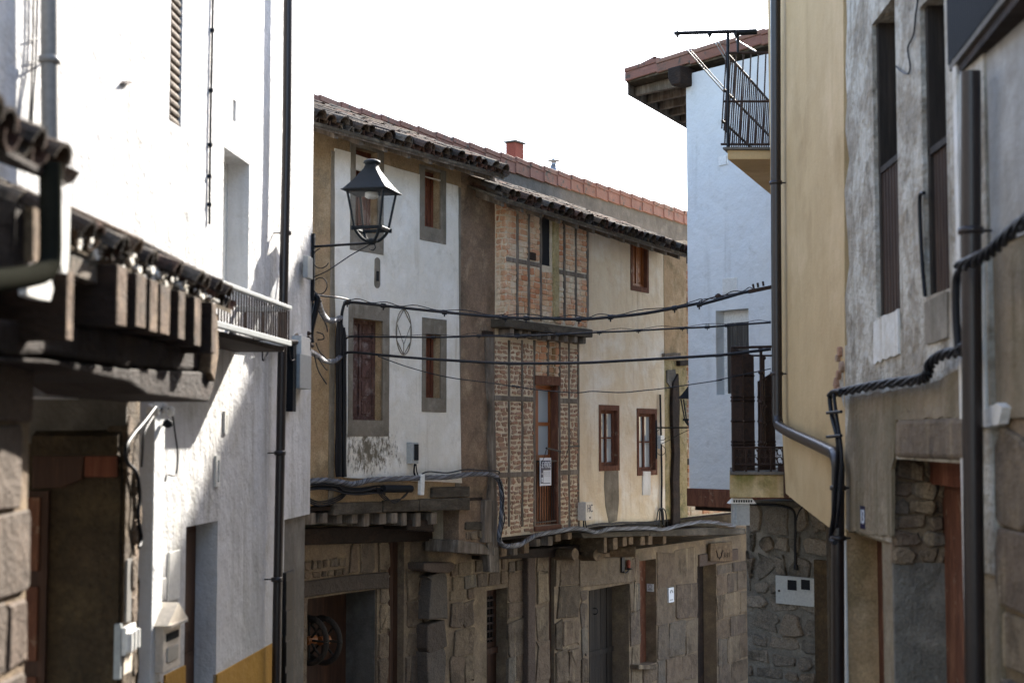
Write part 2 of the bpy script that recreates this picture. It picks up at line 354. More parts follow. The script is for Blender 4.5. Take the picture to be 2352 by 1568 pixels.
M['tile_old'] = surf('old_clay_tile', ['453a33', '322d29', '54483e'], ns=6, tone=['3a322c', '64503c', '4c463f', '6e4a38', '322e2b', '7d7264'], grain=.35, gs=50, stain=('2d2a26', 6, .5, .66), stain2=('8a7048', 11, .7, .78), bump=1.0, bs=60, big=.5, rough=.9, spec=.12)
M['tile_red'] = surf('red_clay_tile', ['7f5a4c', '6e4c40', '8a6656'], ns=4, tone=['6e4a3e', '82584a', '76503f', '8a6a58'], grain=.15, gs=60, stain=('4d443c', 7, .55, .64), bump=.4, bs=60, big=.1, rough=.7)
M['grey_render'] = surf('dark_grey_render', ['6d675f', '5c574f', '7b756c'], ns=2, grain=.12, gs=60, stain=('4a4640', 1.6, .5, .75), bump=.4, bs=50)
M['soffit'] = surf('old_boards', ['5d5242', '4a4135', '6d6150'], ns=6, grain=.25, gs=50, bump=.6, bs=50, rough=.95, spec=.1)
M['iron'] = plain('black_iron', '17181c', .45, .6)
M['lantern'] = plain('dark_green_grey_paint', '151b20', .6, .0, .25)
M['rust_iron'] = surf('rusty_dark_iron', ['2a211d', '3a2a22', '211c1a'], ns=12, grain=.25, bump=.4, bs=70, big=0, rough=.6, metal=.3)
M['pipe'] = plain('brown_painted_pipe', '2b2422', .32, .2)
M['pipe_grey'] = plain('grey_plastic_pipe', '7c7a76', .5)
M['cable'] = plain('black_cable', '101116', .5, spec=.25)
M['cable_grey'] = surf('grey_cable', ['5d6068', '3c3e44'], ns=30, tone=['17181c', '45484f', '80838b'], grain=.2, bump=.1, big=0, rough=.35, spec=.6)
M['matt_pipe'] = plain('matt_dark_pipe', '24241f', 1.0, spec=0.0)
M['steel'] = plain('galvanised_steel', 'a4a5a6', .35, .8)
M['white_metal'] = plain('white_painted_metal', 'd6d5d0', .4)
M['cream_metal'] = plain('cream_painted_metal', 'cfc4b4', .45)
M['plastic_grey'] = plain('grey_plastic', '9a9d9c', .45)
M['plastic_dark'] = plain('dark_plastic', '1c1e21', .75, spec=.12)
M['grey_white'] = surf('grey_white_plaster', ['a5a29e', '98958f', 'b0ada8'], ns=2, grain=.08, streak=('77726a', 8, .5, .8), stain=('847e74', 2.5, .55, .78), bump=.4, bs=40, big=.4)
M['navy'] = plain('navy_enamel', '14163c', .3)
M['paper'] = plain('white_card', 'dcdde0', .6, grain=.03)
M['blind'] = surf('dark_wood_blind', ['43342a', '352820', '524135'], ns=14, aniso=VZ, grain=.3, gs=60, bump=.5, bs=70, big=0)
M['chimney'] = surf('red_chimney_clay', ['8f4a3a', '7d4032'], ns=3, grain=.2, stain=('4d3a32', 5, .55, .75), bump=.3, big=0)
M['black_void'] = plain('opening_shade_black', '0c0b0a', .9)  # flat black standing in for the shade inside openings
def glass(name, hexc, rough=.06):
    n = NT(name); n.b.inputs['Base Color'].default_value = lin(hexc); n.b.inputs['Roughness'].default_value = rough
    n.b.inputs['Specular IOR Level'].default_value = .6
    n.link(n.bump(n.noise(3, 2), .05, .02), n.b.inputs['Normal']); return n.m
M['glass'] = glass('window_glass_with_sky_tint', 'a6aeb2')  # pale grey-blue base colour paints in the reflected sky
M['glass_dark'] = glass('dark_window_glass', '16191c', .25)
def clear_glass():
    n = NT('clear_lantern_glass'); tr = n.new('ShaderNodeBsdfTransparent'); gl = n.new('ShaderNodeBsdfGlossy'); mx = n.new('ShaderNodeMixShader')
    gl.inputs['Roughness'].default_value = .05; tr.inputs[0].default_value = (.93, .94, .95, 1); mx.inputs[0].default_value = .018
    n.link(tr.outputs[0], mx.inputs[1]); n.link(gl.outputs[0], mx.inputs[2])
    n.link(mx.outputs[0], n.t.nodes['Material Output'].inputs[0]); return n.m
M['clear'] = clear_glass()
def street_mat():
    return surf('granite_paving', ['9a938a', '847d74', 'aaa39a'], ns=3, grain=.2, gs=30, stain=('5f5a52', 1.2, .5, .75), bump=.6, bs=14)
M['street'] = street_mat()
def text(body, size, loc, xdir, zdir, mat, parent, name='lettering', extr=.002):
    cu = bpy.data.curves.new(name, 'FONT'); cu.body = body; cu.size = size; cu.extrude = extr; cu.align_x = 'CENTER'; cu.align_y = 'CENTER'
    tmp = bpy.data.objects.new(name, cu); col.objects.link(tmp)
    dg = bpy.context.evaluated_depsgraph_get(); me = bpy.data.meshes.new_from_object(tmp.evaluated_get(dg))
    bpy.data.objects.remove(tmp); me.materials.clear(); me.materials.append(mat)
    xv = xdir.normalized(); zv = zdir.normalized(); nv = xv.cross(zv)
    mt = Matrix(((xdir.x, zdir.x, nv.x), (xdir.y, zdir.y, nv.y), (xdir.z, zdir.z, nv.z))).to_4x4()
    me.transform(mt); me.transform(Matrix.Translation(Vector(loc) - WL[parent.name]))
    o = bpy.data.objects.new(name, me); col.objects.link(o); o.parent = parent; WL[o.name] = WL[parent.name]; return o

# ================================================================ GROUND
def gz(y): return 3.35 if y < 0 else (3.35 - .155 * y if y < 20 else max(0.0, .25 - .05 * (y - 20)))
g = MB()
ys = [-60, -20, 0, 4, 8, 12, 16, 20, 26, 60, 300, 1500]
for i in range(len(ys) - 1):
    for x0, x1 in ((-1500, -12), (-12, 12), (12, 1500)):
        g.face([(x0, ys[i], gz(ys[i])), (x1, ys[i], gz(ys[i])), (x1, ys[i + 1], gz(ys[i + 1])), (x0, ys[i + 1], gz(ys[i + 1]))])
g.build('street', M['street'], kind='structure')

# ================================================================ WHITE HOUSE (left)
PB = Pl(0, 0, 0, 0, Vector((-2.97, 0)), Vector((.09, 1)).normalized())
aE = PB.a(717, 620)                                    # far corner of the facade
wb = thing('white_house', 'white rendered house on the left, half in bright sun, with mustard plinth', 'house', (-3.5, 8, gz(8)))
aP = PB.a(652, 1300); zJ = PB.az(680, 1187)[1]
h_rec = PB.R(512, 356, 571, 700); h_slit = PB.R(392, -150, 419, 287)
h_door = list(PB.R(425, 1203, 498, 1560)); h_door[2] = gz(9)
h_vent = PB.R(*ZR(1, 1631, 700, 1651, 850))
m = MB()
aK, zK = PB.a(325, 1300), EZ + .2
m.wall(PB, [(-8, zK), (aK, zK), (aK, -.3), (aP, -.3), (aP, zJ), (aE, zJ), (aE, 9.25), (-8, 9.25)], [h_rec, h_slit, h_door, h_vent], 0, .21)
m.box(PB, aK, aP, -.3, 9.25, -4, -.211); m.box(PB, -8, aK, zK, 9.25, -4, -.211); m.box(PB, aP, aE, zJ, 9.25, -4, -.211)
m.build('wall', M['white_wall'], wb)
m = MB(); m.box(PB, aP + .002, aE - .06, -.3, zJ - .002, -3.8, -.03)
m.build('base_wall', M['grey_render'], wb)
m = MB(); zb = PB.az(560, 1512)[1]
m.box(PB, h_door[1], aP, -.3, zb, -.02, .012)
m.box(PB, PB.a(376, 1540), h_door[0], -.3, PB.az(400, 1538)[1], -.02, .012)
m.build('plinth', M['plinth'], wb)
m = MB(); zt = PB.az(363, 1548)[1]
m.box(PB, PB.a(350, 1300, .1), PB.a(374, 1300, .1), zt, PB.az(362, 915)[1], -.05, .1)
m.build('pilaster', M['white_far'], wb, bevel=.006)
m = MB(); m.box(PB, PB.a(350, 1300, .1), PB.a(374, 1300, .1), -.3, zt - .003, -.05, .102); m.build('pilaster_foot', M['plinth'], wb, bevel=.004)
m = MB(); m.box(PB, h_door[0], h_door[1], h_door[2], h_door[3], -.2, -.155)
for k in range(2):
    for j in range(3):
        wd = (h_door[1] - h_door[0]) / 2; hh = (h_door[3] - h_door[2]) / 3
        m.box(PB, h_door[0] + wd * k + .06, h_door[0] + wd * (k + 1) - .06, h_door[2] + hh * j + .07, h_door[2] + hh * (j + 1) - .07, -.155, -.143)
d = m.build('door', M['wood_brown'], wb, bevel=.004)
m = MB(); m.tube([PB.pt(h_door[1] - .09, h_door[2] + 1.05, -.15), PB.pt(h_door[1] - .09, h_door[2] + 1.05, -.1), PB.pt(h_door[1] - .09, h_door[2] + 1.17, -.1)], .009); m.build('handle', M['steel'], d)
m = MB(); m.wall(PB, [(h_rec[0], h_rec[2]), (h_rec[1], h_rec[2]), (h_rec[1], h_rec[3]), (h_rec[0], h_rec[3])], [(h_rec[0] + .05, h_rec[1] - .05, h_rec[2] + .05, h_rec[3] - .05)], -.165, .03)
wn = m.build('window', M['white_metal'], wb); m = MB(); m.box(PB, h_rec[0] + .04, h_rec[1] - .04, h_rec[2] + .04, h_rec[3] - .04, -.195, -.185); m.build('pane', M['glass'], wn)
m = MB(); wn0 = h_slit
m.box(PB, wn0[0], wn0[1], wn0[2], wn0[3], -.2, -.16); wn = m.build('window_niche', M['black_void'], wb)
m = MB(); z = wn0[2] + .02
while z < wn0[3]:                                       # rolled slat blind hanging in the niche
    m.tube([PB.pt(wn0[0] + .01, z, -.02), PB.pt(wn0[0] + .22, z, -.03)], .026, 8); z += .056
m.build('slat_blind', M['wood_grey'], wn)
m = MB()                                                 # service door, small hatch, round-top vents
for r in (ZR(3, 940, 835, 1000, 1105), ZR(3, 902, 985, 925, 1105)):
    m.pbox(PB, r, -.01, .014)
m.build('service_hatch', M['white_metal'], wb, bevel=.004)
for r in (ZR(3, 1236, 60, 1254, 185), ZR(3, 1187, 308, 1210, 478)):
    m = MB(); a0, a1, z0, z1 = PB.R(*r); m.wall(PB, [(a0, z0), (a1, z0), (a1, z1), (a0, z1)], [(a0 + .03, a1 - .03, z0 + .03, z1 - .03)], .016, .02)
    k = 9
    for i in range(k): zz = z0 + .04 + (z1 - z0 - .08) * i / k; m.box(PB, a0 + .02, a1 - .02, zz, zz + (z1 - z0) / k * .5, -.01, .008)
    m.build('vent_grille', M['white_metal'], wb)
# little balcony basket with thin bars
BK = PB.shift(.4); a0 = BK.a(523, 735); a1 = BK.a(667, 745)
zt = BK.az(600, 682)[1]; zb_ = BK.az(600, 769)[1]
bk = thing('balcony_basket', 'small sunlit steel balcony railing with thin bars on the white house wall', 'balcony railing', PB.pt((a0 + a1) / 2, zb_, 0))
m = MB(); a00 = a0 - .55
m.box(BK, a00, a1, zt - .014, zt + .012, -.03, .012); m.box(BK, a1 - .035, a1, zt - .03, zt + .012, -.4, -.03)
m.box(BK, a00, a1, zb_ - .025, zb_ + .012, -.03, .012); m.box(BK, a1 - .035, a1, zb_ - .025, zb_ + .012, -.4, -.03)
m.build('rail', M['plastic_grey'], bk, bevel=.004)
m = MB(); n = 34
for i in range(n + 1):
    a = a00 + .01 + (a1 - .02 - a00) * i / n; m.tube([BK.pt(a, zb_, -.01), BK.pt(a, zt - .02, -.01)], .006, 6)
for i in range(1, 6): m.tube([BK.pt(a1 - .015, zb_, -.4 + .065 * i), BK.pt(a1 - .015, zt - .02, -.4 + .065 * i)], .006, 6)
m.build('bars', M['rust_iron'], bk)
m = MB(); m.box(BK, a00, a1 - .04, zb_ - .07, zb_ - .036, -.4, -.035); m.build('floor_slab', M['wood_dark'], bk)

# downpipes on the white house
def clamp(mb, c, r): mb.lathe((c.x, c.y, c.z - .018), [(r * 1.05, 0), (r * 1.28, .004), (r * 1.28, .032), (r * 1.05, .036)], 12)
pts = [PB.q(662, -60, .1), PB.q(659, 300, .1), PB.q(649, 780, .1), PB.q(643, 1100, .1), PB.q(637, 1400, .1), PB.q(634, 1640, .1), PB.q(634, 1900, .1)]
pp = thing('downpipe', 'dark brown downpipe on the white house beside the street lantern', 'downpipe', pts[-1])
m = MB(); m.tube(pts, .037, 14, cap=False); m.build('pipe', M['pipe'], pp)
for u, v in ((656, 535), (643, 1040), (636, 1330)):
    m = MB(); c = PB.q(u, v, .1); clamp(m, c, .037); m.tube([c, c - Vector((PB.n.x, PB.n.y, 0)) * .1], .006, 6); m.build('clamp', M['pipe'], pp)
pts = [PB.q(113, -60, .1), PB.q(114, 230, .1), PB.q(117, 480, .1)]
pp = thing('downpipe', 'wide grey drainpipe at the upper left on the sunlit white wall', 'downpipe', pts[-1])
m = MB(); m.tube(pts, .041, 14); m.build('pipe', M['pipe_grey'], pp); m = MB(); clamp(m, PB.q(113, 138, .1), .041); m.tube([PB.q(113, 138, .1), PB.q(113, 138, 0)], .006, 6); m.build('clamp', M['pipe_grey'], pp)
m = MB()
for du in (0, 8): m.tube(smoothpts([PB.q(78 + du, -60, .02), PB.q(75 + du, 120, .02), PB.q(70 + du * .6, 250, .03), PB.q(66 + du, 330, .02), PB.q(80, 370, .03)]), .005, 6)
for v in (92, 142, 318): m.tube([PB.q(68, v, .02), PB.q(92, v - 4, .02)], .004, 6)
m.build('wall_cables', M['cable'], label='pair of thin cables clipped to the white wall beside the grey drainpipe', cat='cable')
m = MB(); cp = smoothpts([PB.q(490, -40, .012), PB.q(487, 120, .012), PB.q(484, 260, .012), PB.q(482, 400, .012), PB.q(481, 515, .012)])
m.tube(cp, .008, 6)
for u, v in ((488, 70), (485, 208), (483, 333), (481, 405), (481, 470)): c = PB.q(u, v, .012); m.tube([c + Vector((0, 0, -.012)), c + Vector((0, 0, .012))], .015, 8)
m.build('wall_cable', M['cable'], label='single thin cable running down the bright white wall left of the recessed window', cat='cable')
m = MB(); m.ppoly(PB, ZL(1, (872, 585), (892, 568), (915, 572), (935, 580), (932, 586)), -.01, .03)  # small dark raised patch on the wall
m.build('wall_mark', M['rust_iron'], label='tiny dark mark on the blank white wall', cat='hook')

# mailbox by the door
r = ZR(3, 905, 1200, 1030, 1478); Q = PB.shift(.14)
a0, a1, z0, z1 = Q.R(374, 1425, 428, 1530)
mbx = thing('mailbox', 'cream metal mailbox with little pitched scalloped roof by the white house door', 'mailbox', PB.pt((a0 + a1) / 2, z0, .1))
a0m, a1m = a0 - .02, a0 + .3
m = MB(); m.box(PB, a0m, a1m, z0, z1, .004, .15); m.build('body', M['cream_metal'], mbx, bevel=.005)
m = MB(); am = (a0m + a1m) / 2
m.prism(PB, [(a0m - .03, z1 + .002), (a1m + .03, z1 + .002), (am, z1 + .12)], .0, .185)
for i in range(9):
    a = a0m + (a1m - a0m) * (i + .5) / 9; m.lathe((PB.pt(a, 0, .182).x, PB.pt(a, 0, .182).y, z1 - .012), [(.017, 0), (.017, .016)], 8)
m.build('roof', M['cream_metal'], mbx)
m = MB(); m.box(PB, a0m + .05, a1m - .05, z1 - .1, z1 - .055, .15, .156); m.build('letter_slot', M['plastic_dark'], mbx)
m = MB(); m.box(PB, a0m + .06, a1m - .06, z0 + .05, z1 - .14, .15, .157); m.build('door', M['steel'], mbx, bevel=.003)

# gate and grey panel at the far end under the overhang
m = MB(); m.pbox(PB, (656, 1312, 675, 1640), .03, .06, .5)
for i in range(4): m.pbox(PB, (658, 1330 + i * 70, 673, 1385 + i * 70), .06, .07)
m.build('gate', M['iron'], label='black metal gate leaf next to the dark downpipe at the end of the white house', cat='gate', bevel=.004)

# ================================================================ STREET LANTERN
lc = P(853, 555, 12.55)
ln = thing('street_lantern', 'dark four sided street lantern with clear glass on a wall bracket', 'street lantern', lc)
S = 12.55 / FPX; yaw = rad(-14)
def lz(y): return (555 - (349.1 + y * .1523)) * S      # height above the lantern foot
def sq(h, z): return [lc + Vector((math.cos(yaw + rad(45 + 90 * k)) * h * 1.414, math.sin(yaw + rad(45 + 90 * k)) * h * 1.414, z)) for k in range(4)]
prof = [(.2, lz(590)), (.2, lz(572)), (.155, lz(480)), (.11, lz(375)), (.085, lz(310)), (.062, lz(250)), (.05, lz(195)), (.047, lz(165))]
m = MB(); rings = [sq(h, z) for h, z in prof]
m.idx([p for r_ in rings for p in r_], [(4 * i + k, 4 * i + (k + 1) % 4, 4 * i + 4 + (k + 1) % 4, 4 * i + 4 + k) for i in range(len(prof) - 1) for k in range(4)])
m.face(rings[0][::-1]); m.face(rings[-1])
cap = m.build('cap', M['lantern'], ln, bevel=.004)
m = MB(); m.lathe((lc.x, lc.y, lc.z + lz(168)), [(.06, 0), (.078, .012), (.074, .028), (.045, .042), (.012, .048)], 20); m.build('finial', M['lantern'], cap)
m = MB(); A, B_ = sq(.215, lz(596)), sq(.215, lz(580)); m.extr(A, B_); m.build('eave', M['lantern'], cap, bevel=.004)
top, bot = sq(.168, lz(610)), sq(.118, lz(1150))
for k in range(4):
    m = MB(); m.tube([top[k], bot[k]], .0115, 6); m.build('corner_bar', M['lantern'], ln)
for k in range(4):
    m = MB(); a, b, c, d = top[k], top[(k + 1) % 4], bot[(k + 1) % 4], bot[k]; ce = (a + b + c + d) / 4
    nrm = (b - a).cross(d - a).normalized() * .002
    m.extr([p * .94 + ce * .06 for p in (a, b, c, d)], [p * .94 + ce * .06 + nrm for p in (a, b, c, d)]); m.build('glass_pane', M['clear'], ln)
m = MB()
for z, h in ((lz(1150), .126), (lz(1172), .122)):
    r_ = sq(h, z)
    for k in range(4): m.tube([r_[k], r_[(k + 1) % 4]], .011, 6)
for p in sq(.132, lz(1160)): m.tube([p + Vector((0, 0, -.02)), p + Vector((0, 0, .016))], .014, 8)
m.build('lower_ring', M['lantern'], ln)
m = MB()
b1 = sq(.115, lz(1165)); b2 = sq(.095, lz(1240)); b3 = sq(.055, lz(1325)); b4 = sq(.012, lz(1350))
for k in range(4): m.tube(smoothpts([b1[k], b2[k], b3[k], b4[k]], 5), .014, 7)
m.lathe((lc.x, lc.y, lc.z + lz(1365)), [(.02, -.02), (.05, 0), (.055, .02), (.02, .035)], 14)
m.build('cradle', M['lantern'], ln)
m = MB(); m.lathe((lc.x, lc.y, lc.z + lz(690)), [(.04, 0), (.06, .012), (.06, .05), (.05, .055)], 16); m.build('lamp_holder', M['white_metal'], ln)
ab = PB.pt(aE - .03, lc.z + lz(1370), .012)
m = MB(); m.tube([ab + Vector((.0, 0, 0)), lc + Vector((0, 0, lz(1370)))], .012, 8)
w0, w1 = PB.q(713, 535, .0), PB.q(712, 690, .0)
m.box(PB, aE - .05, aE - .005, w1.z, w0.z, .001, .03)
ax = (lc - ab); ax.z = 0; ax.normalize()
def arc(c, r, a0, a1, n=14): return [c + ax * (r * math.cos(rad(a0 + (a1 - a0) * i / n))) + Vector((0, 0, r * math.sin(rad(a0 + (a1 - a0) * i / n)))) for i in range(n + 1)]
m.tube(smoothpts([ab + Vector((0, 0, -.28)), ab + ax * .16 + Vector((0, 0, -.225)), ab + ax * .4 + Vector((0, 0, -.1)), lc + Vector((0, 0, lz(1385)))]), .005, 6)
m.tube(arc(ab + ax * .09 + Vector((0, 0, -.11)), .09, 100, 330), .005, 6)
m.tube(arc(ab + ax * .08 + Vector((0, 0, -.36)), .075, 130, -160), .005, 6)
m.tube(arc(lc + Vector((.01, 0, lz(1430))), .03, -150, 60), .006, 6)
m.build('bracket_arm', M['iron'], ln)
m = MB(); m.pbox(PB, (707, 590, 719, 640), .03, .075); m.build('junction_box', M['plastic_grey'], ln, bevel=.004)

# ================================================================ FOREGROUND TIMBER HOUSE (left)
AJ = Pl(495, 7.6, 90, 5.2); AW = Pl(330, 8.0, 80, 6.1)
fh = thing('timber_house', 'old dark house in the left foreground with a jettied timber eave over an earth wall', 'house', (-2.3, 6.5, gz(6.5)))
# wall under the jetty
right = ZL(3, (735, -60), (725, 60), (690, 140), (655, 200), (650, 300), (700, 340), (700, 430), (760, 500), (790, 640), (785, 800), (745, 900), (775, 1000), (765, 1190), (770, 1420), (760, 1700))
poly = [AW.az(*p) for p in right]; zlo = -.2
poly = rough_line(poly, .06, .014)[:-1]
aL = AW.a(277, 1300)
ext = [(poly[-1][0], zlo), (aL, zlo), (aL, poly[0][1])]
m = MB(); m.wall(AW, poly + ext, [], 0, .45); m.build('corner_wall', M['earth'], fh)
cw = AW.pt(aL, 0); AF = Pl(0, 0, 0, 0, Vector((cw.x + .02, cw.y + .003)), Vector((-1, -.04)).normalized()); AF.n = Vector((.04, -1)).normalized()
m = MB(); m.box(AF, .0, 1.6, zlo, EZ + .9, -.3, 0); m.build('wall', M['earth'], fh)
m = MB(); m.box(AF, .0, 1.6, AF.az(*Z(3, 400, 240))[1], EZ + .9, .002, .02); m.build('upper_panel', M['grey_render'], fh)
m = MB(); m.ppoly(AF, ZL(3, (190, 238), (650, 255), (650, 300), (190, 285)), .002, .07); m.ppoly(AF, ZL(3, (180, 288), (470, 300), (455, 440), (340, 485), (175, 490)), .002, .04); m.build('lintel', M['wood_brown'], fh, bevel=.008)
m = MB(); r = AF.R(*ZR(3, 480, 300, 660, 425)); m.box(AF, max(r[0], .01), r[1], r[2], r[3], .0, .05); m.build('lintel_tile', M['wood_red'], fh, bevel=.01)
# rough sunlit quoin stones at the corner
m = MB()
for i, (x, y) in enumerate([(700, 180), (690, 270), (690, 360), (730, 450), (745, 540), (735, 640), (740, 720), (740, 860), (725, 960), (735, 1060), (735, 1160), (735, 1260), (735, 1360), (735, 1460)]):
    a, z = AW.az(*Z(3, x + R.uniform(-15, 10), y)); s = R.uniform(.045, .075)
    ring = [(a + s * 1.1 * math.cos(k * .785) * R.uniform(.75, 1.1), z + s * 1.5 * math.sin(k * .785) * R.uniform(.75, 1.1)) for k in range(8)]
    m.prism(AW, ring, -.08, R.uniform(.012, .045), R.random())
m.build('corner_stones', M['stone'], fh, bevel=.012)
# stone pier and door
m = MB(); r = AW.R(-110, 830, 78, 1700, .12)
m.box(AW, r[0], r[1], zlo, r[3], -.3, .09, .3, 1)
blocks(m, AW, r[0], r[1], zlo, r[3], (.24, .36), (.5, .9), .022, .08, .1, .012, tone=(.1, .6), rnd=.05, jt=.05)
m.build('stone_pier', [M['stone_dark'], M['stone_mortar']], fh)
m = MB(); r = AF.R(40, 1128, 104, 1700, .05); r = (r[0], r[1], zlo, r[3])
m.box(AF, r[0], r[1], zlo, r[3], .0, .04); fd_ = m.build('door', M['wood_brown'], fh)
m = MB(); n = 5
for i in range(n):
    z0 = EZ - 2.6 + (r[3] - EZ + 2.6) * i / n; m.box(AF, r[0] + .04, r[1] - .02, z0 + .05, z0 + (r[3] - EZ + 2.6) / n - .03, .04, .055)
m.build('door_panel', M['wood_frame'], fd_, bevel=.006)
# jetty: lower beam, long beam, joists, fascia
m = MB(); m.ppoly(AJ, ZL(2, (-250, 760), (330, 800), (760, 850), (1300, 985), (1395, 1010), (1385, 1120), (820, 1090), (300, 1010), (240, 1010), (-250, 1020)), -.35, -.05); m.build('beam', M['wood_dark'], fh, bevel=.02)
m = MB(); m.ppoly(AJ, ZL(2, (-200, 1015), (300, 1040), (820, 1100), (1385, 1125), (1405, 1200), (1370, 1318), (965, 1270), (850, 1190), (290, 1060), (-200, 1060)), -.5, -.02); m.build('beam', M['wood_dark'], fh, bevel=.02)
m = MB(); m.ppoly(AJ, ZL(2, (1385, 730), (1425, 740), (1432, 1000), (1405, 1190), (1375, 1130), (1385, 1000)), -.12, .01); m.build('corner_post', M['wood_joist'], fh, bevel=.01)
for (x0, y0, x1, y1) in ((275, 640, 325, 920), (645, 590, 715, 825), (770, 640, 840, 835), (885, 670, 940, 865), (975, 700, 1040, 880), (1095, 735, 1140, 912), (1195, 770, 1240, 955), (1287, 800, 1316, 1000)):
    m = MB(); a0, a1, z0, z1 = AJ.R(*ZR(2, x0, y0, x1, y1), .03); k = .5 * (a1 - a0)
    q = .1 + jit(.02); m.box(AJ, a0, a1, z0, z1 + .1, -.9, q - .004); m.box(AJ, a0 + .003, a1 - .003, z0 + .003, z1 + .097, q - .004, q, .5, 1); m.build('joist', [M['wood_dark'], M['joist_end_lit']], fh, bevel=.014)  # dark sides and pale ends put shade and sun into the wood colours
m = MB(); m.ppoly(AJ, ZL(2, (440, 475), (730, 585), (1330, 830), (1420, 850), (1420, 780), (1290, 700), (850, 520), (470, 365)), -.03, .02); m.build('fascia', M['wood_grey'], fh, bevel=.006)
m = MB(); zs = AJ.az(*Z(2, 900, 740))[1]
m.box(AJ, *sorted((AJ.a(-260), AJ.a(478))), EZ + .4, EZ + .66, -1.1, -.16); m.build('floor_boards', M['wood_dark'], fh)
# tile eave
QE = AJ.shift(.03); e0 = QE.q(150, 545); e1 = QE.q(531, 706)
bk_ = Vector((-AJ.n.x, -AJ.n.y, .42))
m = MB(); tile_field(m, e0, e1, bk_, 3, pitch=.125, L=.34, lap=.22, amp=.1, rr=.062); m.build('tile_roof', M['tile_old'], fh)
m = MB(); m.extr([e0 + Vector((0, 0, -.035)), e1 + Vector((0, 0, -.035)), e1 + bk_ * .68 + Vector((0, 0, -.035)), e0 + bk_ * .68 + Vector((0, 0, -.035))], [e0 + Vector((0, 0, -.012)), e1 + Vector((0, 0, -.012)), e1 + bk_ * .68 + Vector((0, 0, -.012)), e0 + bk_ * .68 + Vector((0, 0, -.012))])
m.build('eave_boards', M['soffit'], fh)
m = MB(); m.prism(QE, rough_line([QE.az(*p) for p in ZL(2, (470, 120), (600, 170), (760, 260), (900, 320), (1100, 430), (1300, 560), (1430, 640), (1430, 710), (1290, 690), (850, 520), (470, 372))], .05, .006), -.06, -.01)
for i in range(70):                                     # white dabs that paint sun glints between the tile ends
    t = R.random(); x = 480 + 940 * t; y0, y1 = 130 + 520 * t, 350 + 340 * t; y = y0 + (y1 - y0) * R.uniform(.1, .95)
    a, z = QE.az(*Z(2, x, y)); s_ = R.uniform(.004, .02) * (1.3 - .5 * t)
    m.prism(QE, [(a + s_ * 1.7 * math.cos(k * 1.05) * R.uniform(.7, 1.2), z + s_ * math.sin(k * 1.05) * R.uniform(.7, 1.2)) for k in range(6)], -.02, R.uniform(.002, .02), .5, 1)
m.build('mortar_glint_band', [M['grey_render'], M['white_panel']], fh)

# nearer roof end at the upper left: tiles, gutter and elbow pipe
A0 = Pl(110, 4.9, 0, 4.5); n0 = Vector((A0.n.x, A0.n.y, 0))
nr = thing('near_roof', 'dark roof end with tiles and boards cut by the left edge above the timber house', 'roof', A0.q(60, 640))
e0 = A0.q(*Z(15, -260, 30), .05); e1 = A0.q(*Z(15, 560, 500), .05); bk_ = -n0 + Vector((0, 0, .38))
m = MB(); tile_field(m, e0, e1, bk_, 2, pitch=.13, L=.34, lap=.24, amp=.1, rr=.066); m.build('tiles', M['tile_old'], nr)
m = MB(); m.ppoly(A0, ZL(15, (-300, 640), (110, 690), (300, 760), (300, 1260), (-300, 1300)), -.3, -.02); m.build('boards', M['wood_dark'], nr, bevel=.01)
m = MB(); m.ppoly(A0, ZL(15, (285, 740), (340, 770), (335, 1200), (280, 1210)), -.02, .01); m.build('batten', M['wood_joist'], nr)
m = MB(); m.ppoly(A0, ZL(15, (512, 720), (600, 740), (588, 1200), (570, 1310), (535, 1300), (512, 1180)), -.03, .0); m.ppoly(A0, ZL(15, (232, 1400), (440, 1365), (455, 1440), (430, 1540), (320, 1520), (235, 1490)), -.03, .0); m.build('white_board', M['white_metal'], nr)
m = MB(); m.extr([e0 + Vector((0, 0, -.03)), e1 + Vector((0, 0, -.03)), e1 + bk_ * .5 + Vector((0, 0, -.03)), e0 + bk_ * .5 + Vector((0, 0, -.03))], [e0 + Vector((0, 0, -.01)), e1 + Vector((0, 0, -.01)), e1 + bk_ * .5 + Vector((0, 0, -.01)), e0 + bk_ * .5 + Vector((0, 0, -.01))]); m.build('eave_boards', M['wood_dark'], nr)
m = MB(); m.tube(smoothpts([A0.q(*Z(15, x, y), .06) for x, y in ((432, 370), (430, 520), (430, 800), (430, 1150), (400, 1260), (300, 1320), (0, 1370), (-300, 1400))], 5), .037, 12)
m.build('gutter_pipe', M['matt_pipe'], label='dark bent gutter pipe with an elbow at the left edge of the picture', cat='pipe')

# meter box and cables on the earth wall
r = AW.R(*ZR(3, 705, 1225, 766, 1525), .05)
mt = thing('meter_box', 'small white meter box with a three ribbed cover low on the earth wall corner', 'meter box', AW.pt((r[0] + r[1]) / 2, r[2], .05))
a0, a1, z0, z1 = r; zm = z0 + (z1 - z0) * .42
m = MB(); m.box(AW, a0, a1, z0, z1, -.02, .016); m.build('back_plate', M['plastic_grey'], mt, bevel=.004)
m = MB(); m.box(AW, a0 + .01, a1 - .01, zm, z1 - .02, .016, .04)
for i in range(3): a = a0 + (a1 - a0) * (i + .5) / 3; m.tube([AW.pt(a, zm + .02, .04), AW.pt(a, z1 - .05, .04)], (a1 - a0) / 8, 10)
m.build('cover', M['white_metal'], mt, bevel=.004)
m = MB(); m.box(AW, a0 + .02, a1 - .04, z0 + .015, zm - .015, .016, .024); m.build('lower_label', M['cream_metal'], mt)
m = MB(); m.pbox(AW, ZR(3, 705, 880, 730, 1222), -.01, .03); m.build('cable_conduit', M['pipe_grey'], label='thin pale conduit running up from the small ribbed meter box', cat='conduit')
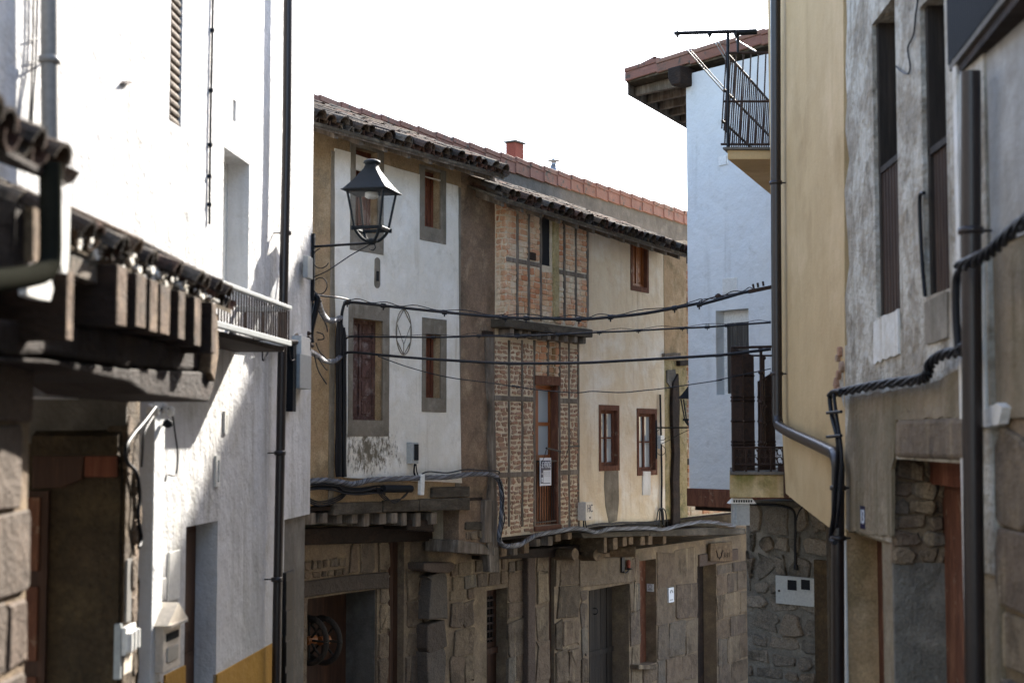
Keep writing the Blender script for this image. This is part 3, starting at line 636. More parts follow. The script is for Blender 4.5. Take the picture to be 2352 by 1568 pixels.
m = MB(); m.tube(smoothpts([AW.q(*Z(3, x, y), .05) for x, y in ((860, 40), (800, 120), (740, 190), (700, 260), (705, 340), (760, 410), (775, 540), (765, 640), (785, 760), (770, 815))], 6), .011, 8)
m.tube(smoothpts([AW.q(*Z(3, x, y), .05) for x, y in ((850, 90), (800, 180), (790, 300), (785, 370))], 6), .007, 6)
m.build('house_cable', M['cable'], label='black cable looping down the broken corner of the earth wall', cat='cable')
m = MB(); m.tube(smoothpts([PB.q(*Z(3, x, y), .1) for x, y in ((820, 40), (870, 66), (905, 45), (950, 65), (970, 180), (985, 300), (978, 400), (960, 418), (925, 412), (915, 450))], 6), .006, 6); m.tube([PB.q(*Z(3, 860, 130), .02), PB.q(*Z(3, 930, 128), .14)], .006, 6)
m.build('drop_cable', M['cable'], label='thin drop cable hanging from white insulators beside the white pilaster', cat='cable')
for i, (x, y) in enumerate(((830, 48), (862, 60), (912, 45), (948, 62))):
    c = PB.q(*Z(3, x, y), .11); m = MB(); m.lathe((c.x, c.y, c.z - .03), [(.012, 0), (.024, .01), (.018, .03), (.026, .04), (.012, .06)], 12)
    m.build('insulator', M['white_metal'], label='white porcelain insulator in the row above the white pilaster', cat='insulator', group='insulators above the pilaster')
c = PB.q(*Z(3, 930, 130), .14); m = MB(); m.lathe((c.x, c.y, c.z - .025), [(.01, 0), (.03, .012), (.03, .038), (.01, .05)], 12); m.build('bell_knob', M['plastic_dark'], label='small dark round knob on a rod beside the white pilaster', cat='hook')

# ================================================================ THE ROW OF OLD HOUSES ACROSS THE BEND
PC = Pl(0, 0, 0, 0, Vector((-12.63, 0)), Vector((.65, 1)).normalized())
PG = PC.shift(-.55)                                     # ground floor, behind the jetty
def zat(pl, u, v, o=0.0): return pl.az(u, v, o)[1]
GB = -.3
# --- roofs first: eave lines
OV = PC.shift(.45); BK = Vector((-PC.n.x, -PC.n.y, .40))
def eave(name, u0, v0, u1, v1, parent, rows, u2=None):
    e0, e1 = OV.q(u0, v0), OV.q(u1, v1)
    m = MB(); tile_field(m, e0, e1, BK, rows, pitch=.20, L=.40, lap=.30, amp=.035, rr=.088); m.build('tile_roof', M['tile_old'], parent)
    dn = Vector((0, 0, -.02)); b = BK * 2.3
    m = MB(); m.extr([e0 + dn * 2.5, e1 + dn * 2.5, e1 + b + dn * 2.5, e0 + b + dn * 2.5], [e0 + dn * .6, e1 + dn * .6, e1 + b + dn * .6, e0 + b + dn * .6]); m.build('roof_boards', M['soffit'], parent)
    n = int((e1 - e0).length / .42)
    for i in range(n):
        p = e0 + (e1 - e0) * ((i + .5) / n); s = (e1 - e0).normalized() * .04; m = MB()
        q0, q1 = p + dn * 2.6 + BK * .06, p + dn * 2.6 + BK * .75
        m.extr([q0 - s, q0 + s, q0 + s + dn * 4.5, q0 - s + dn * 4.5], [q1 - s, q1 + s, q1 + s + dn * 4.5, q1 - s + dn * 4.5]); m.build('rafter', M['wood_grey'], parent, bevel=.008)
    m = MB(); s = Vector((PC.n.x, PC.n.y, 0)) * .015
    q0, q1 = e0 + dn * 2.6 + BK * .03, e1 + dn * 2.6 + BK * .03
    m.extr([q0, q1, q1 + dn * 1.4, q0 + dn * 1.4], [q0 + s, q1 + s, q1 + s + dn * 1.4, q0 + s + dn * 1.4]); m.build('eave_board', M['wood_grey'], parent)
    return e0.z, e1.z
def beam_on(pl, px, o0, o1, mat, parent, name='beam', bev=.012):
    m = MB(); m.ppoly(pl, px, o0, o1, R.random()); return m.build(name, mat, parent, bevel=bev)
def joist(pl, x, v0, v1, wpx, parent, o0, o1, mat='wood_grey'):
    wpx *= R.uniform(.75, 1.2); x += jit(2.5); v1 += jit(5)
    a0, a1, z0, z1 = pl.R(x - wpx / 2, v0, x + wpx / 2, v1, o1)
    m = MB(); m.box(pl, a0, a1, z0, z1, o0, o1 + jit(.025)); m.build('joist', M[mat], parent, bevel=.012)
def window(pl, r, depth, parent, frame, style, fw=.045, surround=None):
    """casement set back in its opening r = a0,a1,z0,z1"""
    a0, a1, z0, z1 = r; m = MB(); o = -depth
    am = (a0 + a1) / 2
    holes = [(a0 + fw, am - fw * .4, z0 + fw, z1 - fw), (am + fw * .4, a1 - fw, z0 + fw, z1 - fw)]
    m.wall(pl, [(a0, z0), (a1, z0), (a1, z1), (a0, z1)], holes, o + .04, .045)
    wn = m.build('window', frame, parent, bevel=.004)
    m = MB()
    for k, h in enumerate(holes):
        if style == 'glass':
            zm = (h[2] + h[3]) / 2; m.box(pl, h[0], h[1], h[2], h[3], o + .004, o + .012)
        else:
            n = 4 if style == 'shutter' else 5
            m.box(pl, h[0] - .002, h[1] + .002, h[2] - .002, h[3] + .002, o, o + .018)
            hh = (h[3] - h[2]) / n
            for i in range(n): m.box(pl, h[0] + .03, h[1] - .03, h[2] + hh * i + .025, h[2] + hh * (i + 1) - .025, o + .018, o + .028)
    m.build('pane' if style == 'glass' else 'shutter', M['glass'] if style == 'glass' else frame, wn, bevel=0 if style == 'glass' else .004)
    if style == 'glass':
        m = MB()
        for h in holes: m.box(pl, h[0], h[1], (h[2] + h[3]) / 2 - .012, (h[2] + h[3]) / 2 + .012, o + .012, o + .034)
        m.build('glazing_bar', frame, wn)
    return wn

# ---------------------------------------------------------------- white house with stone ground floor
c1 = thing('white_stone_house', 'white limewashed house with grey cement window surrounds over a dark stone ground floor', 'house', PC.pt(PC.a(900), 0, -1.5))
eave('c1', 690, 268, 1160, 400, c1, 8)
aL, aR = PC.a(600), PC.a(1058, 800); zb = zat(PC, 900, 1150); zt = zat(OV, 900, 326) + .10
W1 = PC.R(*ZR(4, 583, 548, 762, 1195)); W2 = PC.R(*ZR(4, 1126, 712, 1252, 1160))
W3 = PC.R(*ZR(5, 468, 388, 664, 1045)); W4 = PC.R(*ZR(5, 945, 484, 1044, 900))
m = MB(); m.wall(PC, [(aL, zb), (aR, zb), (aR, zt), (aL, zt)], [W1, W2, W3, W4], 0, .22); m.box(PC, aL, aR, zb, zt, -3.2, -.221)
m.build('wall', M['tan'], c1)
# whitewashed field, set proud of the render, with openings for the surrounds
S1 = PC.R(*ZR(4, 543, 480, 805, 1352)); S2 = PC.R(*ZR(4, 1088, 690, 1294, 1272)); S3 = PC.R(*ZR(5, 438, 288, 706, 1150)); S4 = PC.R(*ZR(5, 920, 382, 1080, 992))
def pz(k, x, y): return PC.az(*Z(k, x, y), .015)
out = [pz(4, 432, 535), pz(4, 545, 565), pz(4, 802, 655), pz(4, 1087, 738), pz(4, 1300, 805), pz(4, 1398, 832), pz(5, 1168, 300), pz(5, 1185, 1400), pz(5, 1190, 1455), pz(5, 420, 1420), pz(5, 432, 1150), pz(5, 360, 260), pz(5, 358, 0)]
out = rough_line(out, .25, .006)
m = MB(); m.wall(PC, out, [S1 and (S1[0], S1[1], S1[2], min(S1[3], zt - .4)), S2 and (S2[0], S2[1], S2[2], S2[3] - .13), S3, S4], .015, .03)
m.build('whitewash_field', M['white_stained'], c1)
for S, Wd in ((S1, W1), (S2, W2), (S3, W3), (S4, W4)):
    m = MB(); m.wall(PC, rough_line([(S[0], S[2]), (S[1], S[2]), (S[1], S[3]), (S[0], S[3])], .2, .004), [Wd], .02, .04); m.build('window_surround', M['grey_brown'], c1)
m = MB(); m.box(PC, PC.a(757, 700), PC.a(768, 700), zb, zt - .25, -.01, .012); m.build('pilaster_edge', M['grey_brown'], c1)
m = MB(); m.box(PC, PC.a(1057, 700) - .1, PC.a(1057, 700) + .0, zb, zt - .3, -.01, .01); m.build('border_band', M['grey_brown'], c1)
for Wd, mt_, st in ((W1, 'wood_red', 'shutter'), (W2, 'wood_red', 'shutter'), (W3, 'wood_worn', 'worn'), (W4, 'wood_red', 'shutter')): window(PC, Wd, .14, c1, M[mt_], st)
m = MB(); a, z = PC.az(*Z(5, 628, 84)); s = .34 * .5
m.prism(PC, [(a + .055 * math.cos(t * .3927) , z + (.13 if math.sin(t * .3927) > 0 else -.13) + .055 * math.sin(t * .3927)) for t in range(16)], .0, .022); vt = m.build('wall_vent', M['grey_brown'], c1)
m = MB(); m.box(PC, a - .025, a + .025, z - .1, z + .02, .022, .026); m.build('vent_slot', M['black_void'], vt)
# diamond in an oval drawn on the whitewash
m = MB(); A0_, A1_, z0_, z1_ = PC.R(*ZR(5, 751, 322, 851, 618)); ca, cz, ra, rz = (A0_ + A1_) / 2, (z0_ + z1_) / 2, (A1_ - A0_) / 2, (z1_ - z0_) / 2
def ln_(pts, r=.007): m.tube([PC.pt(a_, z_, .018) for a_, z_ in pts], r, 5)
ln_([(ca + ra * math.cos(t * math.pi / 16), cz + rz * math.sin(t * math.pi / 16)) for t in range(33)])
ln_([(ca, cz + rz), (ca + ra * .93, cz + .1), (ca + ra * .9, cz - .12), (ca, cz - rz), (ca - ra * .9, cz - .12), (ca - ra * .93, cz + .1), (ca, cz + rz)])
ln_([(ca - ra * .93, cz + .1), (ca, cz - rz * .55), (ca + ra * .93, cz + .1)], .005); ln_([(ca - ra * .93, cz - .1), (ca, cz - rz), (ca + ra * .93, cz - .1)], .005); ln_([(ca, cz - rz * .5), (ca, cz - rz)], .005)
m.build('wall_drawing', M['grey_brown'], c1)
# jetty timbers
for px in (((380, 300), (725, 290), (722, 368), (380, 388)), ((733, 282), (982, 278), (980, 358), (728, 366)), ((985, 272), (1338, 262), (1340, 350), (984, 356)), ((1075, 190), (1338, 182), (1340, 258), (1072, 264))):
    beam_on(PC, ZL(6, *px), -.16, .04, M['wood_beam'], c1, 'jetty_beam', .016)
for x in (240, 330, 415, 520, 620, 725, 800, 880, 980, 1080): joist(PC, *Z(6, x, 370)[:1], Z(6, x, 368)[1], Z(6, x, 455)[1], 14, c1, -.8, .0)
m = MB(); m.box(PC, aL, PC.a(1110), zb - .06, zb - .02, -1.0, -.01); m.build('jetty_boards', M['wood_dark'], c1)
beam_on(PG, ZL(6, (100, 480), (1300, 440), (1300, 560), (100, 600)), -.2, .12, M['wood_dark'], c1, 'wall_beam', .02)
beam_on(PC, ZL(6, (900, 415), (1085, 420), (1090, 505), (895, 490)), -.5, -.06, M['wood_dark'], c1, 'jetty_beam', .02)
# ground floor
g0, g1 = PG.a(600), PG.a(1118, 1300); zg = zat(PG, 900, 1195)
G1 = list(PG.R(*ZR(6, 190, 940, 682, 1568))); G1[2] = GB + .03
G2 = list(PG.R(*ZR(6, 757, 500, 872, 1568))); G2[2] = GB + .03
G3 = list(PG.R(*ZR(6, 1365, 912, 1600, 1568))); G3[2] = GB + .03
m = MB(); m.wall(PG, [(g0, GB), (g1, GB), (g1, zg), (g0, zg)], [G1, G2], 0, .52); m.box(PG, g0, g1, GB, zg, -2.4, -.521)
m.build('ground_wall', M['stone_mortar'], c1)
m = MB()
def inh(a, z): return any(h[0] - .04 < a < h[1] + .04 and h[2] < z < h[3] + .05 for h in (G1, G2))
for px, ch, bw in ((ZR(6, 490, 560, 760, 800), (.3, .42), (.25, .4)), (ZR(6, 100, 690, 470, 830), (.1, .16), (.08, .16)), (ZR(6, 690, 800, 765, 1568), (.3, .45), (.3, .5)), (ZR(6, 880, 560, 1045, 1568), (.32, .5), (.3, .5)), (ZR(6, 100, 900, 188, 1568), (.25, .4), (.3, .4))):
    r = PG.R(*px); m = MB(); blocks(m, PG, r[0], r[1], r[2], r[3], ch, bw, .03, -.02, .012, .02, skip=inh, rnd=.12); m.build('stone_blocks', M['stone'], c1)
beam_on(PG, ZL(6, (140, 860), (470, 812), (770, 785), (775, 905), (660, 905), (420, 930), (190, 965), (140, 965)), -.3, .05, M['stone_dark'], c1, 'door_lintel', .02)
m = MB(); m.box(PG, G1[1] - .012, G1[1] - .001, GB, G1[3], -.5, -.03); m.build('door_jamb', M['grey_render'], c1)
m = MB(); m.box(PG, G1[0], G1[1] - .02, GB, G1[3], -.515, -.48); dd = m.build('door', M['wood_brown'], c1)
for x in (205, 300):                                    # two dark wooden wheels stored in the doorway
    c = PG.q(*Z(6, x, 1265), -.3); wl = thing('wooden_wheel', ('dark wooden wheel leaning just inside the stone doorway, nearest the white house' if x == 205 else 'dark wooden wheel deeper in the stone doorway, joined by a short axle'), 'wheel', c)
    m = MB(); axd = Vector((PC.d.x, PC.d.y, 0)); ring = [c + Vector((0, 0, .27 * math.sin(t * math.pi / 12))) + Vector((PC.n.x, PC.n.y, 0)) * (.27 * math.cos(t * math.pi / 12)) for t in range(25)]
    m.tube(ring, .035, 8); m.build('rim', M['wood_black'], wl)
    m = MB(); m.tube([c - axd * .06, c + axd * .1], .055, 12); m.build('hub', M['wood_orange'], wl)
    m = MB()
    for t in range(8): m.tube([c, c + Vector((0, 0, .26 * math.sin(t * math.pi / 4))) + Vector((PC.n.x, PC.n.y, 0)) * (.26 * math.cos(t * math.pi / 4))], .014, 6)
    m.build('spokes', M['wood_black'], wl)
m = MB(); m.box(PG, G2[0], G2[1], GB, G2[3], -.16, -.11)
for i in range(4): m.box(PG, G2[0] + (G2[1] - G2[0]) * i / 4 + .005, G2[0] + (G2[1] - G2[0]) * (i + 1) / 4 - .005, GB, G2[3], -.11, -.1)
m.build('plank_door', M['wood_brown'], c1)

# ---------------------------------------------------------------- brick and timber house
c2 = thing('brick_timber_house', 'half timbered house of small bricks with a tall glazed balcony door', 'house', PC.pt(PC.a(1230), 0, -1.5))
zb2 = zat(PC, 1230, 1225); zt2 = zat(OV, 1240, 470) + .10
aS, aL2, aR2 = PC.a(1057, 800), PC.a(1138, 1000), PC.a(1329, 1000)
m = MB(); m.wall(PC, [(aS, zat(PC, 1092, 1262)), (aL2, zat(PC, 1092, 1262)), (aL2, zt), (aS, zt)], [], -.012, .3); m.build('side_strip', M['rough_tan'], c2)
D1 = list(PC.R(*ZR(8, 417, 490, 598, 1545)))
m = MB(); m.wall(PC, [(aL2, zb2), (aR2, zb2), (aR2, zt2), (aL2, zt2)], [D1], -.01, .25); m.box(PC, aS, aR2, zb2, zt2, -3.2, -.262); m.build('wall', M['mortar'], c2)
m = MB()                                                 # lower brick panels
zt_ = zat(PC, 1230, 790)
H1, H2 = zat(PC, 1190, 735 + .3047 * 590), zat(PC, 1190, 735 + .3047 * 1160)
for x0, x1 in ((112, 212), (232, 316), (327, 408), (606, 667), (681, 741)):
    r = PC.R(*ZR(8, x0, 400, x1, 900))
    for za, zc in ((zb2 + .02, H2 - .05), (H2 + .05, H1 - .05), (H1 + .05, zt_)):
        m = MB(); blocks(m, PC, r[0], r[1], za, zc, (.06, .076), (.09, .19), .022, -.03, -.006, .012, rnd=.3, jt=.32); m.build('brick_panel', M['brick_dark'], c2)
m = MB(); r = PC.R(*ZR(8, 420, 160, 598, 445)); blocks(m, PC, r[0], r[1], r[2], r[3], (.08, .11), (.12, .2), .014, -.03, -.002, .015, rnd=.2); m.build('patch_bricks', M['brick_pale'], c2)
def post(pl, x, y0, y1, wd, k, mat, parent, o1=.012, name='timber_post'):
    a = pl.a(*Z(k, x, (y0 + y1) / 2)); z0, z1 = pl.az(*Z(k, x, y1))[1], pl.az(*Z(k, x, y0))[1]
    n = 8; L = [(a - wd / 2 + jit(.008), z0 + (z1 - z0) * i / n) for i in range(n + 1)]; Rr = [(a + wd / 2 + jit(.008), z0 + (z1 - z0) * i / n) for i in range(n, -1, -1)]
    m = MB(); m.prism(pl, L + Rr, -.05, o1); m.build(name, M[mat], parent, bevel=.006)
for x in (221, 321, 413, 603, 674, 744): post(PC, x, 150, 1555, .042, 8, 'wood_grey', c2, .004)
post(PC, 512, 160, 440, .05, 8, 'wood_grey', c2)
m = MB(); m.ppoly(PC, ZL(8, (52, 100), (108, 95), (110, 350), (112, 600), (122, 900), (128, 1200), (135, 1568), (150, 1900), (80, 1900), (55, 1568), (80, 1150), (68, 900), (78, 700), (60, 500), (55, 300)), -.1, .03); m.build('corner_post', M['wood_grey'], c2, bevel=.012)
m = MB(); m.ppoly(PC, ZL(6, (1445, 280), (1490, 275), (1495, 580), (1440, 580)), -.1, .06); m.ppoly(PC, ZL(6, (1495, 280), (1535, 290), (1530, 600), (1498, 610)), -.1, .04); m.build('post_foot', M['wood_grey'], c2, bevel=.012)
beam_on(PC, ZL(6, (1255, 560), (1440, 590), (1490, 650), (1480, 665), (1250, 650)), -.5, .03, M['wood_grey'], c2, 'jetty_beam')
beam_on(PC, ZL(6, (1310, 435), (1450, 432), (1450, 490), (1308, 490)), -.3, .01, M['wood_beam'], c2, 'jetty_beam')
m = MB(); blocks(m, PC, *PC.R(*ZR(6, 1310, 490, 1440, 560)), (.1, .14), (.15, .25), .02, -.1, .0, .015); m.build('stone_infill', M['stone'], c2)
for (x0, x1, zc) in ((112, 412, H1), (112, 412, H2), (606, 742, H1), (606, 742, H2)):
    r = PC.R(*ZR(8, x0, 500, x1, 700)); m = MB(); m.box(PC, r[0], r[1], zc - .04, zc + .03, -.05, .003); m.build('timber_rail', M['wood_grey'], c2, bevel=.008)
# tall balcony door
a0, a1, z0, z1 = D1; dp = .12; am = PC.a(*Z(8, 449, 800), -dp)
m = MB(); m.box(PC, a0 - .02, a1 + .02, z1 - .0, z1 + .13, -.05, .02); m.build('door_lintel', M['wood_frame'], c2, bevel=.006)
m = MB(); m.box(PC, a1 - .05, a1 - .001, z0, z1, -.24, -.012); m.box(PC, a0 + .001, a0 + .03, z0, z1, -.24, -.012); m.build('door_frame', M['wood_frame'], c2, bevel=.004)
mid = a0 + (a1 - a0) * .36
m = MB(); hs = []
for L, Rg in ((a0 + .03, mid), (mid, a1 - .05)):
    for t0, t1 in ((.5, .71), (.735, .965)): hs.append((L + .035, Rg - .035, z0 + (z1 - z0) * t0, z0 + (z1 - z0) * t1))
m.wall(PC, [(a0 + .03, z0), (a1 - .05, z0), (a1 - .05, z1), (a0 + .03, z1)], hs, -dp, .04)
for L, Rg in ((a0 + .03, mid), (mid, a1 - .05)):
    for t0, t1 in ((.03, .2), (.23, .44)): m.box(PC, L + .045, Rg - .045, z0 + (z1 - z0) * t0, z0 + (z1 - z0) * t1, -dp, -dp + .012)
dr = m.build('balcony_door', M['wood_orange'], c2, bevel=.003)
m = MB()
for h in hs: m.box(PC, h[0] - .01, h[1] + .01, h[2] - .01, h[3] + .01, -dp - .028, -dp - .02)
m.build('pane', M['glass'], dr)
m = MB(); n = 9; zr = z0 + (z1 - z0) * .45
for i in range(n + 1): a = a0 + .02 + (a1 - a0 - .06) * i / n; m.tube([PC.pt(a, z0 + .02, -.03), PC.pt(a, zr, -.03)], .008, 6)
m.box(PC, a0, a1 - .01, zr, zr + .025, -.045, -.015); m.box(PC, a0, a1 - .01, z0 + .04, z0 + .06, -.04, -.02)
m.build('railing', M['rust_iron'], c2)
m = MB(); m.box(PC, a0 - .03, a1 + .02, z0 - .07, z0 - .002, -.25, .02); m.build('door_sill', M['wood_frame'], c2, bevel=.006)
# projecting brick top storey
PU = PC.shift(.17)
u0, u1 = PU.a(*Z(7, 228, 900)), PU.a(*Z(7, 942, 900)); zl = PU.az(*Z(7, 560, 1425))[1]
WU = PU.R(*ZR(7, 540, 500, 620, 920))
m = MB(); m.wall(PU, [(u0, zl), (u1, zl), (u1, zt2), (u0, zt2)], [WU], -.01, .17); m.build('top_storey_wall', M['mortar'], c2)
m = MB(); m.box(PU, WU[0] - .02, WU[1] + .02, WU[2] - .02, WU[3] + .02, -.16, -.03); m.build('opening_shade_fill', M['black_void'], c2)  # black box paints the shade inside the opening
m = MB(); zr1 = PU.az(*Z(7, 380, 890))[1]; zr2 = PU.az(*Z(7, 840, 1000))[1]
xs = [228, 325, 425, 530, 640, 735, 835, 938]
for i in range(7):
    A_, B_ = PU.a(*Z(7, xs[i], 900)) + .02, PU.a(*Z(7, xs[i + 1], 900)) - .02
    zr = zr1 if i < 4 else zr2
    for za, zc in (((zl + .02, WU[2] - .08),) if i == 3 else ((zl + .02, zr - .05), (zr + .05, zt2 - .12))): m = MB(); blocks(m, PU, A_, B_, za, zc, (.066, .09), (.12, .2), .012, -.03, -.002, .012, rnd=.2); m.build('brick_panel', M['brick_pale'], c2)
pr = Pl(0, 0, 0, 0, Vector((PU.pt(u0, 0).x, PU.pt(u0, 0).y)), Vector((-PC.n.x, -PC.n.y))); pr.n = Vector((-PC.d.x, -PC.d.y))
m = MB(); blocks(m, pr, .0, .17, zl + .02, zt2 - .1, (.07, .09), (.09, .17), .012, -.02, .005, .01, rnd=.2); m.build('return_bricks', M['brick_pale'], c2)
for x in (325, 425, 530, 735, 835, 938): post(PU, x, 470, 1400, .04, 7, 'wood_grey', c2)
post(PU, 655, 500, 1400, .13, 7, 'mossy', c2, .03, 'mossy_post')
for x0, x1, zr in ((232, 535, zr1), (690, 930, zr2)):
    A_, B_ = PU.a(*Z(7, x0, 900)), PU.a(*Z(7, x1, 900)); m = MB(); m.box(PU, A_, B_, zr - .03, zr + .032, -.05, .003); m.build('timber_rail', M['wood_grey'], c2, bevel=.008)
m = MB(); m.box(PU, PU.a(*Z(7, 425, 830)), PU.a(*Z(7, 480, 830)), PU.az(*Z(7, 450, 870))[1], PU.az(*Z(7, 450, 805))[1], -.03, .016); m.build('dark_block', M['wood_dark'], c2)
m = MB(); m.box(PU, u0 - .1, u1 + .05, zl - .12, zl - .002, -.2, .05); m.build('ledge_beam', M['wood_beam'], c2, bevel=.014)
for i in range(9):
    a = u0 + (u1 - u0) * (i + .3) / 9; m = MB(); m.box(PU, a, a + .09, zl - .22, zl - .123, -.18, .0 + jit(.03)); m.build('joist', M['wood_grey'], c2, bevel=.012)
m = MB(); m.box(PC, PC.a(*Z(7, 20, 1500)), PC.a(*Z(7, 90, 1500)), PC.az(*Z(7, 50, 1530))[1], PC.az(*Z(7, 50, 1490))[1], -.02, .05); m.build('beam_end', M['wood_dark'], c2)
# jetty joists and ground floor
for x, y0, y1 in ((120, 390, 470), (210, 385, 465), (300, 370, 445), (390, 350, 425), (480, 325, 395), (572, 300, 370), (665, 285, 360), (755, 270, 340)):
    joist(PC, Z(9, x, 0)[0], Z(9, x, y0)[1], Z(9, x, y1)[1], 11, c2, -.8, .02, 'wood_joist' if x % 4 else 'wood_grey')
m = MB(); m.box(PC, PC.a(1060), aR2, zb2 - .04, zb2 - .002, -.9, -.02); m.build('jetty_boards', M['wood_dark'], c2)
gz0, gz1 = PG.a(1118, 1300), PG.a(1352, 1300); zg2 = zat(PG, 1230, 1262)
G4 = list(PG.R(*ZR(9, 577, 470, 624, 1536))); G4[2] = GB + .03
beam_on(PG, [Z(9, 0, 430), Z(9, 560, 400), Z(9, 860, 370), Z(9, 860, 460), Z(9, 560, 480), Z(9, 0, 500)], -.2, .14, M['wood_dark'], c2, 'wall_beam', .02)
m = MB(); m.wall(PG, [(gz0, GB), (gz1, GB), (gz1, zg2), (gz0, zg2)], [G3, (G4[0], G4[1], GB + .03, min(G4[3], zg2 - .05))], 0, .22); m.box(PG, gz0, gz1, GB, zg2, -2.4, -.221); m.build('ground_wall', M['stone_mortar'], c2)
m = MB()
def inh2(a, z): return any(h[0] - .05 < a < h[1] + .05 and z < h[3] + .02 for h in (G3, G4))
for px, ch, bw in ((ZR(6, 1190, 700, 1600, 900), (.16, .24), (.22, .4)), (ZR(6, 1190, 900, 1362, 1568), (.24, .42), (.34, .7)), (ZR(9, 232, 600, 402, 1536), (.26, .5), (.4, .8)), (ZR(9, 232, 500, 402, 600), (.14, .2), (.2, .3)), (ZR(9, 470, 440, 575, 1536), (.4, .6), (.4, .6)), (ZR(9, 625, 480, 835, 1536), (.38, .55), (.35, .6))):
    r = PG.R(*px); m = MB(); blocks(m, PG, r[0], r[1], max(r[2], GB), r[3], ch, bw, .024, -.02, .012, .02, skip=inh2, rnd=.07, jt=.09); m.build('stone_blocks', M['stone'], c2)
m = MB(); r = PG.R(*ZR(6, 1052, 790, 1185, 1700), .2); blocks(m, PG, r[0], r[1], GB, r[3], (.38, .5), (.6, .8), .012, -.1, .18, .015, rnd=.06, tone=(0, 1)); m.build('stone_pillar', M['stone_dark'], c2)
beam_on(PG, ZL(6, (1012, 722), (1228, 718), (1228, 770), (1195, 795), (1045, 785), (1015, 770)), -.1, .26, M['stone_dark'], c2, 'pillar_capital', .02)
m = MB(); r = PG.R(*ZR(9, 404, 430, 470, 1320), .1); m.box(PG, r[0], r[1], GB, r[3], -.1, .1); m.build('dark_pillar', M['stone_dark'], c2, bevel=.02)
m = MB(); m.box(PG, G4[0], G4[1], GB, G4[3], -.1, -.06); m.build('plank_door', M['wood_brown'], c2)
# half door with iron grille
o = -.19; a0, a1, z0, z1 = G3; e = a0 + (a1 - a0) * .62 if PG.az(*Z(6, 1505, 1200), o)[0] is None else min(a1, PG.az(*Z(6, 1505, 1200), o)[0] + .02)
hd = G3[3] - G3[2]; zm = PG.az(*Z(6, 1430, 1350), o)[1]
m = MB(); fw = .07; hole = (a0 + .09, a1 - .07, zm + .12, z1 - .12)
m.wall(PG, [(a0, GB), (a1, GB), (a1, z1), (a0, z1)], [hole], o, .025)
m.box(PG, a0, a1, zm - .04, zm + .05, o, o + .035)
hdoor = m.build('half_door', M['wood_brown'], c2, bevel=.004)
m = MB(); m.box(PG, hole[0], hole[1], hole[2], hole[3], o - .024, o - .018); m.build('pane', M['glass_dark'], hdoor)
m = MB()
for i in range(9): a = hole[0] + (hole[1] - hole[0]) * (i + .5) / 9; m.tube([PG.pt(a, hole[2], o + .01), PG.pt(a, hole[3], o + .01)], .007, 6)
for i in range(6): z = hole[2] + (hole[3] - hole[2]) * (i + .5) / 6; m.box(PG, hole[0], hole[1], z - .014, z + .014, o + .005, o + .022)
m.build('grille', M['rust_iron'], hdoor)

# ---------------------------------------------------------------- cream house
c3 = thing('cream_house', 'cream rendered house with two small brown windows and damp streaks', 'house', PC.pt(PC.a(1430), 0, -1.5))
eave('c2', 1140, 446, 1352, 512, c2, 8)
eave('c3', 1353, 512, 1582, 583, c3, 8)
a30, a31 = PC.a(1330.5, 1000), PC.a(1526, 900); zb3 = zat(PC, 1430, 1203); zt3 = zat(OV, 1460, 545) + .1
K1, K2, K3 = PC.R(*ZR(8, 903, 665, 1040, 1110)), PC.R(*ZR(8, 1189, 690, 1325, 1145)), PC.R(*ZR(7, 1318, 705, 1458, 1120))
m = MB(); m.wall(PC, [(a30, zb3), (a31, zb3), (a31, zt3), (a30, zt3)], [K1, K2, K3], 0, .2); m.box(PC, a30, PC.a(1930), zb3, zt3, -3.2, -.201); m.build('wall', M['cream'], c3)
for K, st, mt_ in ((K1, 'glass', 'wood_frame'), (K2, 'glass', 'wood_frame'), (K3, 'shutter', 'wood_orange')):
    window(PC, (K[0] + .03, K[1] - .03, K[2] + .03, K[3] - .03), .09, c3, M[mt_], st, .05)
    m = MB(); m.wall(PC, [(K[0] - .03, K[2] - .05), (K[1] + .03, K[2] - .05), (K[1] + .03, K[3] + .05), (K[0] - .03, K[3] + .05)], [(K[0] + .03, K[1] - .03, K[2] + .03, K[3] - .03)], .012, .15); m.build('window_frame', M['wood_frame'], c3, bevel=.004)
m = MB(); m.prism(PC, rough_line([PC.az(*Z(8, x, y)) for x, y in ((938, 1118), (1040, 1112), (1045, 1350), (1030, 1510), (970, 1525), (945, 1400), (935, 1250))], .15, .006), -.01, .008); m.build('cement_patch', M['grey_brown'], c3)
m = MB(); m.ppoly(PC, ZL(8, (1231, 1138), (1288, 1140), (1286, 1318), (1230, 1318)), -.01, .02); m.build('marble_panel', M['white_panel'], c3, bevel=.003)
m = MB()
def inh3(a, z): return False
for x, y0, y1 in ((1052, 310, 440), (1122, 312, 400), (1212, 305, 400), (1280, 305, 385), (1370, 300, 385), (1425, 298, 380), (1560, 285, 350), (1740, 240, 300), (1890, 225, 290), (2000, 225, 280), (2100, 235, 280)):
    joist(PC, Z(9, x, 0)[0], Z(9, x, y0)[1], Z(9, x, y1)[1], 9, c3, -.8, .0, 'wood_joist')
beam_on(PC, ZL(9, (850, 275), (1430, 255), (1425, 298), (870, 318)), -.15, .03, M['wood_beam'], c3, 'jetty_beam')
beam_on(PC, ZL(9, (1430, 255), (1900, 228), (2230, 238), (2230, 285), (1700, 298), (1430, 305)), -.15, .02, M['wood_beam'], c3, 'jetty_beam')
for (x0, y0, x1, y1) in ((640, 430, 800, 475), (860, 430, 990, 490), (1090, 395, 1305, 465)):
    m = MB(); c0, c1_ = PG.q(*Z(9, x0, (y0 + y1) / 2), .1), PC.q(*Z(9, x1, (y0 + y1) / 2), -.1); m.tube([c0, c1_], .09, 10); m.build('log_end', M['wood_joist'], c3)
